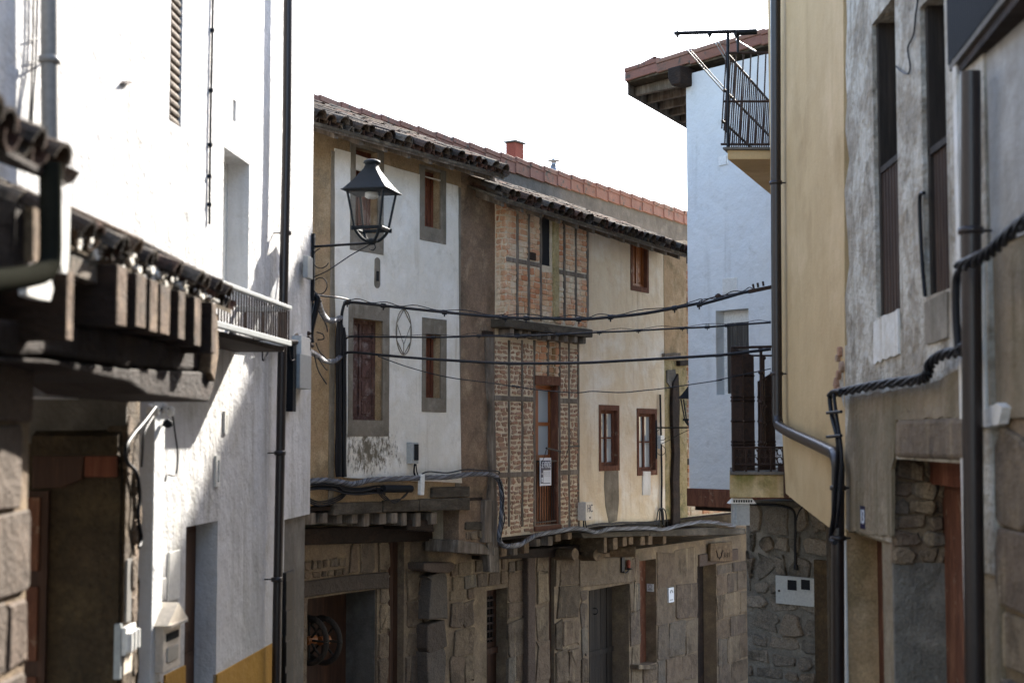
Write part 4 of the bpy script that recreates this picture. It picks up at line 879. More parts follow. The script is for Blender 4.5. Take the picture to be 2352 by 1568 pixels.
m = MB(); m.box(PC, a30, PC.a(1930), zb3 - .035, zb3 - .002, -.9, -.02); m.build('jetty_boards', M['wood_dark'], c3)
zg3 = zat(PG, 1450, 1262); k0, k1 = gz1, PG.a(1900, 1300)
G5, G6, G7 = [list(PG.R(*ZR(9, *q))) for q in ((905, 728, 1252, 1536), (1342, 500, 1482, 1380), (1826, 540, 1988, 1536))]
G5[2] = GB + .03; G7[2] = GB + .03
m = MB(); m.wall(PG, [(k0, GB), (k1, GB), (k1, zg3), (k0, zg3)], [G5, G6, G7], 0, .36); m.box(PG, k0, k1, GB, zg3, -2.4, -.361); m.build('ground_wall', M['stone_mortar'], c3)
m = MB()
def inh4(a, z): return any(h[0] - .03 < a < h[1] + .03 and h[2] - .02 < z < h[3] + .06 for h in (G5, G6, G7))
r = PG.R(*ZR(9, 840, 740, 905, 1536)); blocks(m, PG, r[0], r[1], r[2], r[3], (.3, .5), (.3, .4), .025, -.02, .012, .02, skip=inh4); m.build('stone_blocks', M['stone'], c3)
for px, ch, bw in ((ZR(9, 1252, 480, 1340, 1536), (.35, .6), (.25, .5)), (ZR(9, 1342, 1395, 1482, 1536), (.15, .3), (.4, .8)), (ZR(9, 1484, 420, 1824, 1536), (.3, .7), (.6, 1.3)), (ZR(9, 1990, 520, 2300, 1536), (.28, .5), (.4, .8))):
    r = PG.R(*px); m = MB(); blocks(m, PG, r[0], r[1], max(GB, r[2]), r[3], ch, bw, .018, -.02, .01, .018, skip=inh4, rnd=.06, jt=.07); m.build('stone_blocks', M['stone'], c3)
m = MB(); m.ppoly(PG, ZL(9, (842, 480), (1282, 475), (1282, 690), (1200, 695), (910, 722), (842, 735)), -.1, .03); m.build('door_lintel', M['stone'], c3, bevel=.02)
m = MB(); r = PG.R(*ZR(9, 1830, 430, 2160, 530)); m.box(PG, r[0], r[1], r[2], r[3] , -.1, .035); m.build('door_lintel', M['stone_dark'], c3, bevel=.02)
m = MB(); aw = G5[1] - G5[0]
for i in range(7): m.box(PG, G5[0] + aw * i / 7 + .006, G5[0] + aw * (i + 1) / 7 - .006, GB, G5[3] - .02, -.355, -.31 + jit(.006))
zmid = PG.az(*Z(9, 980, 1270), -.31)[1]; m.box(PG, G5[0], G5[1], zmid - .05, zmid + .03, -.31, -.285)
pd = m.build('plank_door', M['wood_black'], c3, bevel=.004)
m = MB(); m.tube(arc(PG.q(*Z(9, 965, 930), -.28), .05, 0, 360, 20), .007, 6); m.build('ring_handle', M['iron'], pd)
m = MB(); m.box(PG, G6[0], G6[1], G6[2], G6[3], -.24, -.2); m.build('narrow_door', M['wood_frame'], c3)
m = MB(); m.box(PG, G7[0], G7[1], GB, G7[3], -.3, -.26); m.build('dark_door', M['wood_dark'], c3)
m = MB(); m.ppoly(PG, ZL(9, (1335, 1380), (1485, 1382), (1485, 1420), (1335, 1420)), -.25, .16); m.build('stone_step', M['stone'], c3, bevel=.015)

# ---------------------------------------------------------------- ochre end house with mossy post and brick beyond
c4 = thing('ochre_house', 'narrow ochre house end with a mossy rotten timber beside the white corner house', 'house', PC.pt(PC.a(1560), 0, -1.2))
b0, b1, b2 = a31 + .003, PC.a(1577, 800), PC.a(1930, 1180); zmx = zat(PC, 1550, 828)
m = MB(); m.box(PC, b0, b1, zmx, zt3 - .08, -.2, .006); m.build('wall', M['ochre'], c4)
m = MB(); m.box(PC, b0, b1, zb3, zmx - .002, -.2, -.006); m.build('lower_wall', M['mossy'], c4)
m = MB(); m.box(PC, b1 + .002, b2, zb3, zt3 + .2, -.2, -.03, .5, 1); blocks(m, PC, b1 + .03, b2, zb3 + .02, zt3 + .15, (.07, .09), (.16, .26), .014, -.05, -.012, .012, rnd=.15); m.build('brick_wall', [M['brick_pale'], M['mortar']], c4)
m = MB(); n = 12; pts = []
xl = [(1460, 470), (1450, 640), (1455, 800), (1465, 1000), (1455, 1200), (1460, 1400), (1455, 1568)]; xr = [(1515, 1568), (1512, 1400), (1508, 1200), (1512, 1000), (1506, 800), (1510, 640), (1500, 400)]
m.ppoly(PC, ZL(8, *xl, *xr), -.1, .05); m.build('mossy_post', M['wood_dark'], c4, bevel=.015)
m = MB(); m.ppoly(PC, ZL(8, (1395, 250), (1515, 246), (1515, 272), (1395, 278)), -.05, .06); m.build('beam_end', M['wood_grey'], c4, bevel=.008)
m = MB(); m.ppoly(PC, ZL(8, (1510, 305), (1585, 300), (1585, 340), (1510, 345)), -.05, .07); m.build('beam_end', M['wood_dark'], c4, bevel=.008)
m = MB(); m.prism(PC, rough_line([PC.az(*Z(8, x, y)) for x, y in ((1405, 380), (1465, 370), (1480, 480), (1440, 520), (1405, 470))], .08, .01), -.01, .02); m.build('cement_patch', M['grey_render'], c4)
for zr in (600, 700, 760, 1060): 
    m = MB(); a = PC.a(1580, zr); z = zat(PC, 1585, zr); m.box(PC, b1 + .03, b1 + .4, z - .05, z + .05, -.05, .012); m.build('timber_rail', M['wood_grey'], c4, bevel=.006)

# ---------------------------------------------------------------- grey house behind with red coping tiles
PH = PC.shift(-2.0)
c5 = thing('grey_rear_house', 'dark grey rendered house behind the row, its top edged with red clay tiles', 'house', PH.pt(PH.a(1150), 0, -1))
zc0, zc1 = zat(PH, 730, 238), zat(PH, 1580, 500)
aH0, aH1 = PH.a(560), PH.a(1680)
def zc(a): t = (a - PH.a(730)) / (PH.a(1580) - PH.a(730)); return zc0 + (zc1 - zc0) * t
m = MB(); m.prism(PH, [(aH0, 0), (aH1, 0), (aH1, zc(aH1)), (aH0, zc(aH0))], -4, 0); m.build('wall', M['grey_render'], c5)
m = MB(); a = aH0
while a < aH1:
    L = .46; e = .02
    for (za, zb_, oa, ob, tn) in ((-.15, .03, .0, .05, 0), (.03, .115, -.2, .062, 0)):
        m.extr([PH.pt(a, zc(a) + za, oa), PH.pt(a, zc(a) + zb_, oa), PH.pt(a, zc(a) + zb_, ob), PH.pt(a, zc(a) + za, ob)],
               [PH.pt(a + L, zc(a + L) + za - e, oa), PH.pt(a + L, zc(a + L) + zb_ - e, oa), PH.pt(a + L, zc(a + L) + zb_ - e, ob - .014), PH.pt(a + L, zc(a + L) + za - e, ob - .014)], R.random())
    a += .445
m.build('coping_tiles', M['tile_red'], c5, bevel=.008)
PK = PC.shift(-3.0); r = PK.R(1183, 329, 1203, 390)
m = MB(); m.box(PK, r[0], r[1], r[2], r[3], -.2, 0); ch = m.build('chimney', M['chimney'], c5, bevel=.01)
m = MB(); m.box(PK, r[0] - .03, r[1] + .03, r[3] + .002, r[3] + .03, -.23, .03); m.build('chimney_cap', M['grey_render'], ch)
c = PK.q(1272, 388, 0); m = MB(); m.lathe((c.x, c.y, c.z - .2), [(.07, 0), (.07, .26), (.05, .26), (.05, .33), (.115, .345), (.115, .36), (.04, .375), (.02, .4)], 14); m.build('metal_flue', M['steel'], c5)
# far tiled roof slope behind the coping at left of the row
ant = thing('tv_antenna', 'small television antenna poking out past the white house edge under the sky', 'antenna', P(700, 165, 14.5))
m = MB(); m.tube([P(700, 300, 14.5), P(704, 128, 14.5)], .012, 6); m.build('mast', M['steel'], ant)
m = MB(); m.tube([P(702, 135, 14.5), P(763, 120, 14.9)], .008, 6)
for t in (.4, .55, .7, .85, .97):
    c = P(702, 135, 14.5).lerp(P(763, 120, 14.9), t); m.tube([c + Vector((-.03, -.16, -.05)), c + Vector((.03, .16, .05))], .004, 5)
m.build('boom', M['steel'], ant)

# ================================================================ WHITE CORNER HOUSE (right)
PD = Pl(1580, 18.0, 1770, 17.0)
Cn = hx(1580, 18.0); fd = PD.d; sd = Vector((.447, .894))
if fd.x < 0: fd = -fd
dh = thing('white_corner_house', 'pale blue white corner house with wide tiled eaves and a bead curtain window', 'house', (Cn.x + 1, Cn.y + .5, 0))
aC = PD.a(1580, 700); aD1 = PD.a(1930, 700)
zdb = zat(PD, 1630, 1122); zdt = 4.64 + EZ
WD = PD.R(*ZR(11, 400, 780, 634, 1385))
m = MB(); a_lo, a_hi = min(aC, aD1), max(aC, aD1)
m.wall(PD, [(a_lo, zdb), (a_hi, zdb), (a_hi, zdt), (a_lo, zdt)], [WD], 0, .2)
side = Pl(0, 0, 0, 0, Cn, sd)
q0 = PD.pt(aC, 0, -.201); q1 = PD.pt(aD1, 0, -.201)
ring = [Vector((q0.x, q0.y)), Vector((q1.x, q1.y)), Vector((q1.x, q1.y)) + sd * 6, Vector((q0.x, q0.y)) + sd * 6]
m.extr([Vector((p.x, p.y, zdb)) for p in ring], [Vector((p.x, p.y, zdt)) for p in ring])
m.build('wall', M['white_far'], dh)
m = MB(); m.pbox(PD, (1719, 420, 1905, 655), -.02, .012); m.build('rough_panel', M['white_far'], dh)
# window: reveal, roller box, bead curtain
wr = WD; m = MB(); m.wall(PD, [(wr[0], wr[2]), (wr[1], wr[2]), (wr[1], wr[3]), (wr[0], wr[3])], [(wr[0] + .05, wr[1] - .03, wr[2] + .04, wr[3] - .16)], -.15, .04)
wn = m.build('window', M['white_metal'], dh); m = MB()
n = 26; aa, ab_ = wr[0] + .06, wr[1] - .04
for i in range(n): a = aa + (ab_ - aa) * (i + .5) / n; m.tube([PD.pt(a, wr[2] + .02, -.14 + jit(.008)), PD.pt(a + jit(.004), wr[3] - .15, -.14)], (ab_ - aa) / n * .46, 6, R.random())
m.build('bead_curtain', surf('bead_curtain_strands', ['4a4640', '3a3733', '5c574f'], ns=9, tone=['2e2b28', '56504a', '6c665e'], aniso=VZ, grain=.3, bump=.3, big=0), wn)
for px in (ZR(11, 445, 555, 550, 655), ZR(10, 775, 1068, 850, 1138)):
    m = MB(); r = PD.R(*px); m.box(PD, r[0], r[1], r[2], r[3], -.01, .008)
    for i in range(9): z = r[2] + (r[3] - r[2]) * (i + .5) / 9; m.box(PD, r[0] + .02, r[1] - .02, z - .004, z + .01, .008, .018)
    m.build('vent_grille', M['white_metal'], dh)
m = MB(); r = PD.R(1579, 1123, 1685, 1164, .03); m.box(PD, PD.a(1577, 1140, .03), aD1, r[2], zdb - .003, -.3, .03); m.build('base_beam', M['wood_frame'], dh, bevel=.008)
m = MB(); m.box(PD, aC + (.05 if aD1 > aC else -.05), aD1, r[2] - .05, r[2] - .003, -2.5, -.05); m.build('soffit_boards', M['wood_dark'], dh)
# roof with overhang
T = Vector((Cn.x, Cn.y)) - fd * 1.0; nD = PD.n
zE = zat(PD, 1450, 176) if False else 4.77 + EZ
def DR(p, along, out): q = p + fd * along + nD * out; return q
t0 = T + nD * .05; t1 = t0 + fd * 4.2; bk0 = t0 + sd * 5.5; bk1 = t1 + sd * 5.5
def up(p, z): return Vector((p.x, p.y, z))
m = MB(); m.extr([up(t0, zE - .05), up(t1, zE - .05), up(bk1, zE - .05 + .0), up(bk0, zE - .05)], [up(t0, zE), up(t1, zE), up(bk1, zE + .0), up(bk0, zE)]); m.build('eave_boards', M['soffit'], dh)
m = MB()
for i in range(12):
    k = .25 + i * .45; p = T + sd * k + nD * .0
    s = sd * .04; q = p + fd * 1.05; m = MB()
    m.extr([up(p - s, zE - .17), up(p + s, zE - .17), up(p + s, zE - .052), up(p - s, zE - .052)], [up(q - s, zE - .2), up(q + s, zE - .2), up(q + s, zE - .052), up(q - s, zE - .052)]); m.build('rafter', M['wood_grey'], dh, bevel=.01)
m = MB(); p0, p1 = T - fd * .03, T + sd * 5.5 - fd * .03; m.extr([up(p0, zE - .2), up(p1, zE - .2), up(p1, zE - .03), up(p0, zE - .03)], [up(p0 + fd * .02, zE - .2), up(p1 + fd * .02, zE - .2), up(p1 + fd * .02, zE - .03), up(p0 + fd * .02, zE - .03)]); m.build('eave_board', M['wood_grey'], dh)
m = MB(); p = T + fd * .9; o_ = nD * .22
m.extr([up(p + fd * .22 + o_, zE - .3), up(p + fd * .22 + o_, zE - .06), up(p + o_, zE - .06), up(p + o_, zE - .2), up(p + fd * .06 + o_, zE - .3)], [up(p + fd * .22 - nD * .1, zE - .3), up(p + fd * .22 - nD * .1, zE - .06), up(p - nD * .1, zE - .06), up(p - nD * .1, zE - .2), up(p + fd * .06 - nD * .1, zE - .3)]); m.build('corner_bracket', M['wood_dark'], dh, bevel=.02)
m = MB(); p = t0; L = .62
n = int(4.2 / .58)
for i in range(n + 1):
    a = t0 + fd * (.58 * i); b = a + fd * L
    for z0, z1, o0, o1, in ((-.04, .08, .0, .04), (.08, .14, -.25, .05)):
        m.extr([up(a + nD * o0, zE + z0), up(a + nD * o1, zE + z0), up(a + nD * o1, zE + z1), up(a + nD * o0, zE + z1)], [up(b + nD * o0, zE + z0 + .025), up(b + nD * (o1 - .012), zE + z0 + .025), up(b + nD * (o1 - .012), zE + z1 + .025), up(b + nD * o0, zE + z1 + .025)], R.random())
m.build('verge_tiles', M['tile_red'], dh, bevel=.012)
m = MB(); ap = (t0 + t1 + bk0 + bk1) / 4
for p, q in ((t0, t1), (t1, bk1), (bk1, bk0), (bk0, t0)): m.face([up(p, zE + .09), up(q, zE + .09), up(ap, zE + .6)])
m.face([up(p, zE + .002) for p in (t0, t1, bk1, bk0)])
m.build('roof_deck', M['tile_red'], dh)
m = MB(); n = int(5.4 / .3)
for i in range(n):
    a = t0 + sd * (.05 + .3 * i); barrel(m, up(a + fd * .03, zE + .05), Vector((fd.x, fd.y, .2)).normalized(), Vector((0, 0, 1)), .09, .5, .08, R.random())
m.build('eave_tiles', M['tile_red'], dh)
# stone ground floor
PS = Pl(1715, 16.5, 1900, 15.7); s0, s1 = sorted((PS.a(1716, 1400), PS.a(1960, 1400))); zs = zat(PS, 1800, 1152)
m = MB(); m.box(PS, s0, s1, GB, zs, -3, 0, .5, 1)
blocks(m, PS, s0 + .02, s1, GB, zs, (.14, .3), (.18, .46), .05, -.03, .012, .045, rnd=.25, jt=.22); m.build('stone_wall', [M['stone_grey'], M['grey_mortar']], dh)
m = MB(); m.box(PS, PS.a(1878, 1400), s1, GB, zat(PS, 1890, 1285), -.02, .06); m.build('brown_panel', M['earth'], dh)
# electric meter cabinet
r = PS.R(*ZR(12, 643, 978, 858, 1135), .05)
mc = thing('meter_cabinet', 'white meter cabinet with two dark square windows set in the grey stone wall', 'meter cabinet', PS.pt((r[0] + r[1]) / 2, r[2], .0))
m = MB(); m.box(PS, r[0], r[1], r[2], r[3], -.02, .06); m.build('case', M['plastic_grey'], mc, bevel=.006)
for px in (ZR(12, 708, 996, 760, 1052), ZR(12, 783, 994, 834, 1050)):
    m = MB(); w_ = PS.R(*px, .06); m.wall(PS, [(w_[0] - .012, w_[2] - .012), (w_[1] + .012, w_[2] - .012), (w_[1] + .012, w_[3] + .012), (w_[0] - .012, w_[3] + .012)], [w_], .067, .008); wf = m.build('window_frame', M['plastic_grey'], mc)
    m = MB(); m.box(PS, w_[0], w_[1], w_[2], w_[3], .055, .062); m.build('pane', M['plastic_dark'], wf)
m = MB(); c = PS.q(*Z(12, 662, 1055), .06); m.tube([c, c + up(PS.n, 0) * .012], .012, 10); m.build('lock', M['plastic_dark'], mc)
m = MB(); m.tube(smoothpts([PS.q(*Z(12, x, y), .04) for x, y in ((500, 575), (620, 578), (700, 590), (745, 620), (752, 700), (750, 800), (752, 915))], 6), .016, 8); c = PS.q(*Z(12, 754, 925), .05); m.lathe((c.x, c.y, c.z - .03), [(.02, 0), (.026, .01), (.026, .05), (.016, .06)], 10)
m.tube(smoothpts([PS.q(*Z(12, x, y), .04) for x, y in ((752, 680), (770, 620), (800, 585), (840, 570))], 6), .01, 8)
m.build('wall_cable', M['cable'], label='black cable dropping down the grey stone wall above the meter cabinet', cat='cable')

# lower balcony
PN = Pl(1675, 14.4, 1800, 14.4)
r = PN.R(1676, 1083, 1802, 1142); n0, n1, z0, z1 = r
lb = thing('stone_balcony', 'lower balcony with dark slatted blinds above a mossy yellow slab', 'balcony', PN.pt((n0 + n1) / 2, z0, -.5))
dp = 2.2
m = MB(); sl_ = PN.pt(n0, 0); sr_ = PN.pt(n1 + .3, 0); pl_ = [sl_, sr_, sr_ * (1 + dp / 14.4), sl_ * (1 + dp / 14.4)]; m.extr([Vector((p.x, p.y, z0)) for p in pl_], [Vector((p.x, p.y, z1 - .03)) for p in pl_]); m.build('slab', surf('yellow_mossy_slab', ['bda67c', 'ae966c', 'c9b48e'], ns=3, grain=.15, stain=('5f6134', 3, .5, .68), streak=('6c6a30', 5, .45, .7), bump=.5), lb, bevel=.006)
m = MB(); m.extr([Vector((p.x, p.y - .03, z1 - .029)) for p in pl_], [Vector((p.x, p.y - .03, z1)) for p in pl_]); m.build('slab_edge', M['grey_render'], lb, bevel=.004)
m = MB(); zA, zB = PN.az(*Z(17, 300, 1190))[1], PN.az(*Z(17, 300, 1025))[1]
for z in (zA, zB): m.tube([PN.pt(n0 + .05, z, -.05), PN.pt(n1 + .25, z, -.05)], .012, 6)
k = 6; wd = (n1 + .25 - n0 - .05) / k; hh = zB - zA
for i in range(k + 1): m.tube([PN.pt(n0 + .05 + wd * i, z1, -.05), PN.pt(n0 + .05 + wd * i, zB, -.05)], .011, 6)
for i in range(k):
    cc = n0 + .05 + wd * (i + .5)
    for sx in (-1, 1):
        for sz, zz in ((1, zA + hh * .26), (-1, zB - hh * .26)):
            m.tube([PN.pt(cc + sx * wd * .22 + wd * .19 * math.cos(t * .45), zz + hh * .2 * math.sin(t * .45), -.05) for t in range(13)], .006, 5)
    m.tube([PN.pt(cc, zA, -.05), PN.pt(cc, zB, -.05)], .005, 5)
m.build('railing', M['rust_iron'], lb)
# tall bundles of thin dark rods with turned collars
def rods(x0, x1, ytop0, ytop1, y1, dep0, dep1, nrod, name):
    m = MB(); zlo = z1 + .004
    for row, dd in enumerate((dep0, dep1)):
        for i in range(nrod):
            t = (i + .5) / nrod; x = x0 + (x1 - x0) * t
            a = PN.az(*Z(17, x, 600), -dd)[0]; zh = PN.az(*Z(17, x, ytop0 + (ytop1 - ytop0) * t), -dd)[1]
            m.tube([PN.pt(a, zlo, -dd), PN.pt(a, zh, -dd)], .0135, 6)
            for yy in (340, 545, 580, 775, 970, 1000):
                if yy > ytop0 + 30: z = PN.az(*Z(17, x, yy), -dd)[1]; c = PN.pt(a, z, -dd); m.lathe((c.x, c.y, c.z - .014), [(.013, 0), (.02, .008), (.02, .02), (.013, .028)], 6)
    m.build(name, M['rust_iron'], lb)
rods(112, 215, 95, 110, 1020, .12, .16, 9, 'rod_screen'); rods(222, 322, 105, 150, 1020, .5, .55, 9, 'rod_screen'); rods(365, 520, 395, 300, 1020, .7, .76, 12, 'rod_screen')
m = MB(); m.tube([PN.q(*Z(17, 105, 72), -.14), PN.q(*Z(17, 620, 60), -.14)], .014, 8); m.tube([PN.q(*Z(17, 300, 148), -.52), PN.q(*Z(17, 620, 148), -.52)], .01, 8); m.extr([PN.q(*Z(17, x, y), -.1) for x, y in ((105, 70), (240, 110), (318, 150), (318, 165), (240, 128), (105, 100))], [PN.q(*Z(17, x, y), -.13) for x, y in ((105, 70), (240, 110), (318, 150), (318, 165), (240, 128), (105, 100))])
for x, y, dd in ((390, 75, .14), (412, 155, .52)):
    c0, c1_ = PN.q(*Z(17, x, y), -dd), PN.q(*Z(17, x + 8, 1020), -dd); m.tube([c0, c1_], .016, 8)
    for t in (.02, .25, .55, .75, .96): c = c0.lerp(c1_, t); m.lathe((c.x, c.y, c.z - .02), [(.016, 0), (.03, .012), (.03, .028), (.016, .04)], 10)
m.build('posts', M['rust_iron'], lb)
m = MB(); m.pbox(PN, (1801, 1068, 1812, 1142), -.3, .04); m.build('beam_end', M['wood_brown'], lb, bevel=.006)
gb = PN.shift(-.1); r = gb.R(1684, 1156, 1722, 1206)
ub = thing('utility_box', 'grey utility box with a white perforated lid under the lower balcony', 'utility box', gb.pt((r[0] + r[1]) / 2, r[2], 0))
m = MB(); m.box(gb, r[0], r[1], r[2], r[3] - .003, -.14, 0); m.box(gb, r[0] + .03, r[0] + .045, r[2], r[3] - .003, 0, .01); m.build('case', M['plastic_grey'], ub, bevel=.004)
m = MB(); r2 = gb.R(1674, 1144, 1736, 1156); m.prism(gb, [(r2[0], r2[2]), (r2[1], r2[2]), (r2[1] - .04, r2[3]), (r2[0] + .05, r2[3])], -.14, .03); m.build('lid', M['white_metal'], ub)
m = MB()
for i in range(8): a = r2[0] + .05 + (r2[1] - r2[0] - .1) * i / 7; zz = (r2[2] + r2[3]) / 2; m.box(gb, a - .008, a + .008, zz - .012, zz + .012, .02, .032)
m.build('lid_holes', M['plastic_dark'], ub)

# ================================================================ YELLOW HOUSE (right)
PE = Pl(1775, 14.0, 1940, 10.5)
yh = thing('yellow_house', 'smooth yellow rendered house with a high balcony and slanted lower edge', 'house', (4, 12.5, 0))
e0, e1 = sorted((PE.a(1771, 700), PE.a(1950, 700)))
far_is_hi = PE.a(1771, 700) > PE.a(1950, 700)
poly = [PE.az(1797, 1003), PE.az(*Z(12, 690, 370)), PE.az(*Z(12, 697, 515)), PE.az(*Z(12, 750, 560)), PE.az(*Z(12, 945, 710)), PE.az(*Z(12, 1030, 780)), (PE.a(1955, 700), 5.2 + EZ), (PE.a(1771, 700), 5.2 + EZ), PE.az(1771, 500)]
m = MB(); m.wall(PE, poly, [], 0, .3)
f0 = PE.pt(PE.a(1771, 700), 0); f1 = PE.pt(PE.a(1955, 700), 0)
ring = [Vector((f1.x + .3, f1.y)), Vector((f0.x + .3, f0.y)), Vector((f0.x + .35, f0.y)) + Vector((.37, .93)) * 2.2, Vector((9, 16.2)), Vector((9, f1.y))]
m.extr([Vector((p.x, p.y, EZ - .2)) for p in ring], [Vector((p.x, p.y, EZ + 5.2)) for p in ring])
m.build('wall', M['yellow'], yh)
PEg = PE.shift(-.28)
m = MB(); m.box(PEg, *sorted((PEg.a(1900, 1400), PEg.a(1950, 1400))), GB, EZ - .2, -.8, 0); m.build('ground_wall', M['earth'], yh)
# high balcony at the far end
PT = Pl(1670, 14.0, 1770, 14.0)
r = PT.R(1671, 345, 1775, 366); n0, n1, z0, z1 = r
pts = [PT.pt(n0, 0), PT.pt(n1 + .3, 0), Vector((3.4, 16.2, 0)), Vector((2.98, 16.15, 0))]
hb = thing('high_balcony', 'upper balcony with slanting dark iron bars and a clothes line frame on a yellow slab', 'balcony', PT.pt((n0 + n1) / 2, z0, -.8))
def ext(pts, z0, z1, m): m.extr([Vector((p.x, p.y, z0)) for p in pts], [Vector((p.x, p.y, z1)) for p in pts])
m = MB(); ext(pts, z0, z1, m); m.build('slab', M['yellow'], hb, bevel=.006)
m = MB(); pt2 = [pts[0] + Vector((-.05, -.03, 0)), pts[1] + Vector((0, -.03, 0)), pts[2], pts[3] + Vector((-.05, 0, 0))]; ext(pt2, z1 + .002, z1 + .025, m); m.build('slab_edge', M['grey_render'], hb)
o3 = lambda t, z: pts[0].lerp(pts[3], t) + Vector((-.0, 0, z))        # along the outer side
zt_ = zat(PT, 1672, 122)
H = zt_ - z1
m = MB(); lean = Vector((.05, 0, 0)); outl = Vector((-.07, -.0, 0))
def rail(t, f): b = pts[0].lerp(pts[3], t); return Vector((b.x, b.y, z1 + H * f)) + outl * (1.0 - f)
for f in (.3, .62, 1.0): m.tube([rail(0, f), rail(1, f)], .014, 6)
nb = 24
for i in range(nb + 1): t = i / nb; m.tube([rail(t, .22) if t < .12 else rail(t, .06), rail(t, 1)], .0075, 5)
for f in (.06, .5, 1.0): m.tube([rail(0, f), rail(0, f) + Vector((.95, 0, 0))], .012, 6)
for i in range(13): p = rail(0, .06) + Vector((.04 + .075 * i, 0, 0)); q = rail(0, 1) + Vector((.075 * i + .02, 0, 0)); m.tube([p, q], .008, 5)
m.build('railing', M['rust_iron'], hb)
m = MB(); a = PT.q(1672, 345); b = PT.q(1672, 78); m.tube([a, b], .017, 8); b2 = PT.q(1695, 78); m.tube([PT.q(1695, 122), b2], .014, 8)
m.tube([PT.q(1548, 77), PT.q(1738, 71)], .02, 8); m.tube([PT.q(1690, 76, .03), PT.q(1738, 73, .03)], .03, 8)
for u in (1556, 1630, 1690): c = PT.q(u, 76); m.lathe((c.x, c.y, c.z - .05), [(.006, 0), (.02, .03), (.026, .05), (.01, .07)], 8)
m.build('clothes_line_frame', M['iron'], hb)
m = MB()
for u0, v0, u1, v1 in ((1579, 116, 1663, 212), (1586, 116, 1668, 208), (1644, 100, 1674, 150), (1651, 98, 1680, 148), (1690, 92, 1735, 118)):
    m.tube([PT.q(u0, v0), P(u1, v1, 14.9)], .007, 6)
m.build('clothes_line', M['steel'], hb)
# downpipe with the slanting elbow
o = .09
pts_ = [PE.q(1781, -60, o), PE.q(1782, 400, o), PE.q(1785, 940, o), PE.q(1787, 968, o), PE.q(1800, 985, o), PE.q(1900, 1032, o), PE.q(1918, 1045, o), PE.q(1925, 1070, o), PE.q(1924, 1300, o), PE.q(1925, 1568, o), PE.q(1926, 1900, o)]
pp = thing('downpipe', 'dark brown downpipe with a slanting elbow across the yellow house', 'downpipe', pts_[-1])
m = MB(); m.tube(pts_[:3] + smoothpts(pts_[2:8], 5)[1:] + pts_[8:], .047, 14); m.build('pipe', M['pipe'], pp)
for u, v in ((1782, 420), (1784, 858), (1925, 1235), (1925, 1120)): m = MB(); c = PE.q(u, v, o); clamp(m, c, .047); m.tube([c, c - up(PE.n, 0) * .09], .008, 6); m.build('clamp', M['pipe'], pp)

# ================================================================ WEATHERED HOUSE (right foreground)
PF = Pl(1940, 10.5, 2230, 7.3)
wh = thing('weathered_house', 'old house with peeling limewash and two tall dark shuttered windows', 'house', (3.6, 9, 0))
def pf(*xy): return [PF.az(*Z(13, x, y)) for x, y in xy]
Lx = [(198, -120), (205, 100), (198, 300), (205, 450), (196, 560), (215, 700), (193, 830), (205, 1000), (215, 1150), (195, 1300), (205, 1500)]
left = pf(*Lx) + [PF.az(*Z(14, x, y)) for x, y in ((175, 130), (190, 180), (165, 280), (195, 400), (193, 560), (195, 700), (205, 800), (200, 915))]
zfb = zat(PF, 1990, 1228); zft = 5.4 + EZ
aN = PF.a(2275, 900)
F1 = PF.R(*ZR(13, 322, 30, 425, 1370)); F2 = PF.R(*ZR(13, 532, -40, 640, 1280))
F3 = list(PF.R(*ZR(14, 395, 610, 760, 1568))); F3[2] = GB; F4 = list(PF.R(*ZR(14, 205, 930, 346, 1568))); F4[2] = GB
F4[3] = zfb - .02
aW = PF.a(1944, 1400)
m = MB()
lw = [PF.az(*Z(14, 195, 545)), PF.az(*Z(14, 345, 590)), PF.az(*Z(14, 800, 600))]
zsplit = zat(PF, 2100, 905)
up_out = [(max(a, -99), z) for a, z in left[:len(Lx)]]
f3 = sorted((F3[0], F3[1]), key=lambda q: abs(q - aW))
outline = [(left[0][0], zft)] + left[:-1] + [(aW, zfb), (f3[0], zfb), (f3[0], F3[3]), (f3[1], F3[3]), (f3[1], zfb), (aN, zfb), (aN, zft)]
m.wall(PF, outline, [F1, F2], 0, .3)
m.build('wall', M['old_wall'], wh)
f4 = sorted((F4[0], F4[1]), key=lambda q: abs(q - aW)); zg_ = zfb - .003
m = MB(); m.wall(PF, [(aW, GB), (f4[0], GB), (f4[0], F4[3]), (f4[1], F4[3]), (f4[1], GB), (f3[0], GB), (f3[0], zg_), (aW, zg_)], [], -.02, .34); m.wall(PF, [(f3[1], GB), (aN, GB), (aN, zg_), (f3[1], zg_)], [], -.02, .34); m.build('ground_wall', M['old_low'], wh)
sgn = 1 if aN > aW else -1
m = MB(); bx = sorted((aW, aN)); m.box(PF, bx[0], bx[1], GB, zft, -4, -.361); m.build('rear_wall', M['old_low'], wh)
m = MB(); zc_ = zat(PF, 2100, 870)
m.prism(PF, rough_line([PF.az(*Z(14, x, y), .012) for x, y in ((215, 330), (420, 300), (560, 275), (690, 210), (760, 190), (760, 415), (415, 430), (405, 595), (395, 640), (396, 780), (396, 930), (350, 930), (200, 905), (195, 600))], .1, .008), -.01, .012); m.build('cement_coat', M['old_low'], wh)
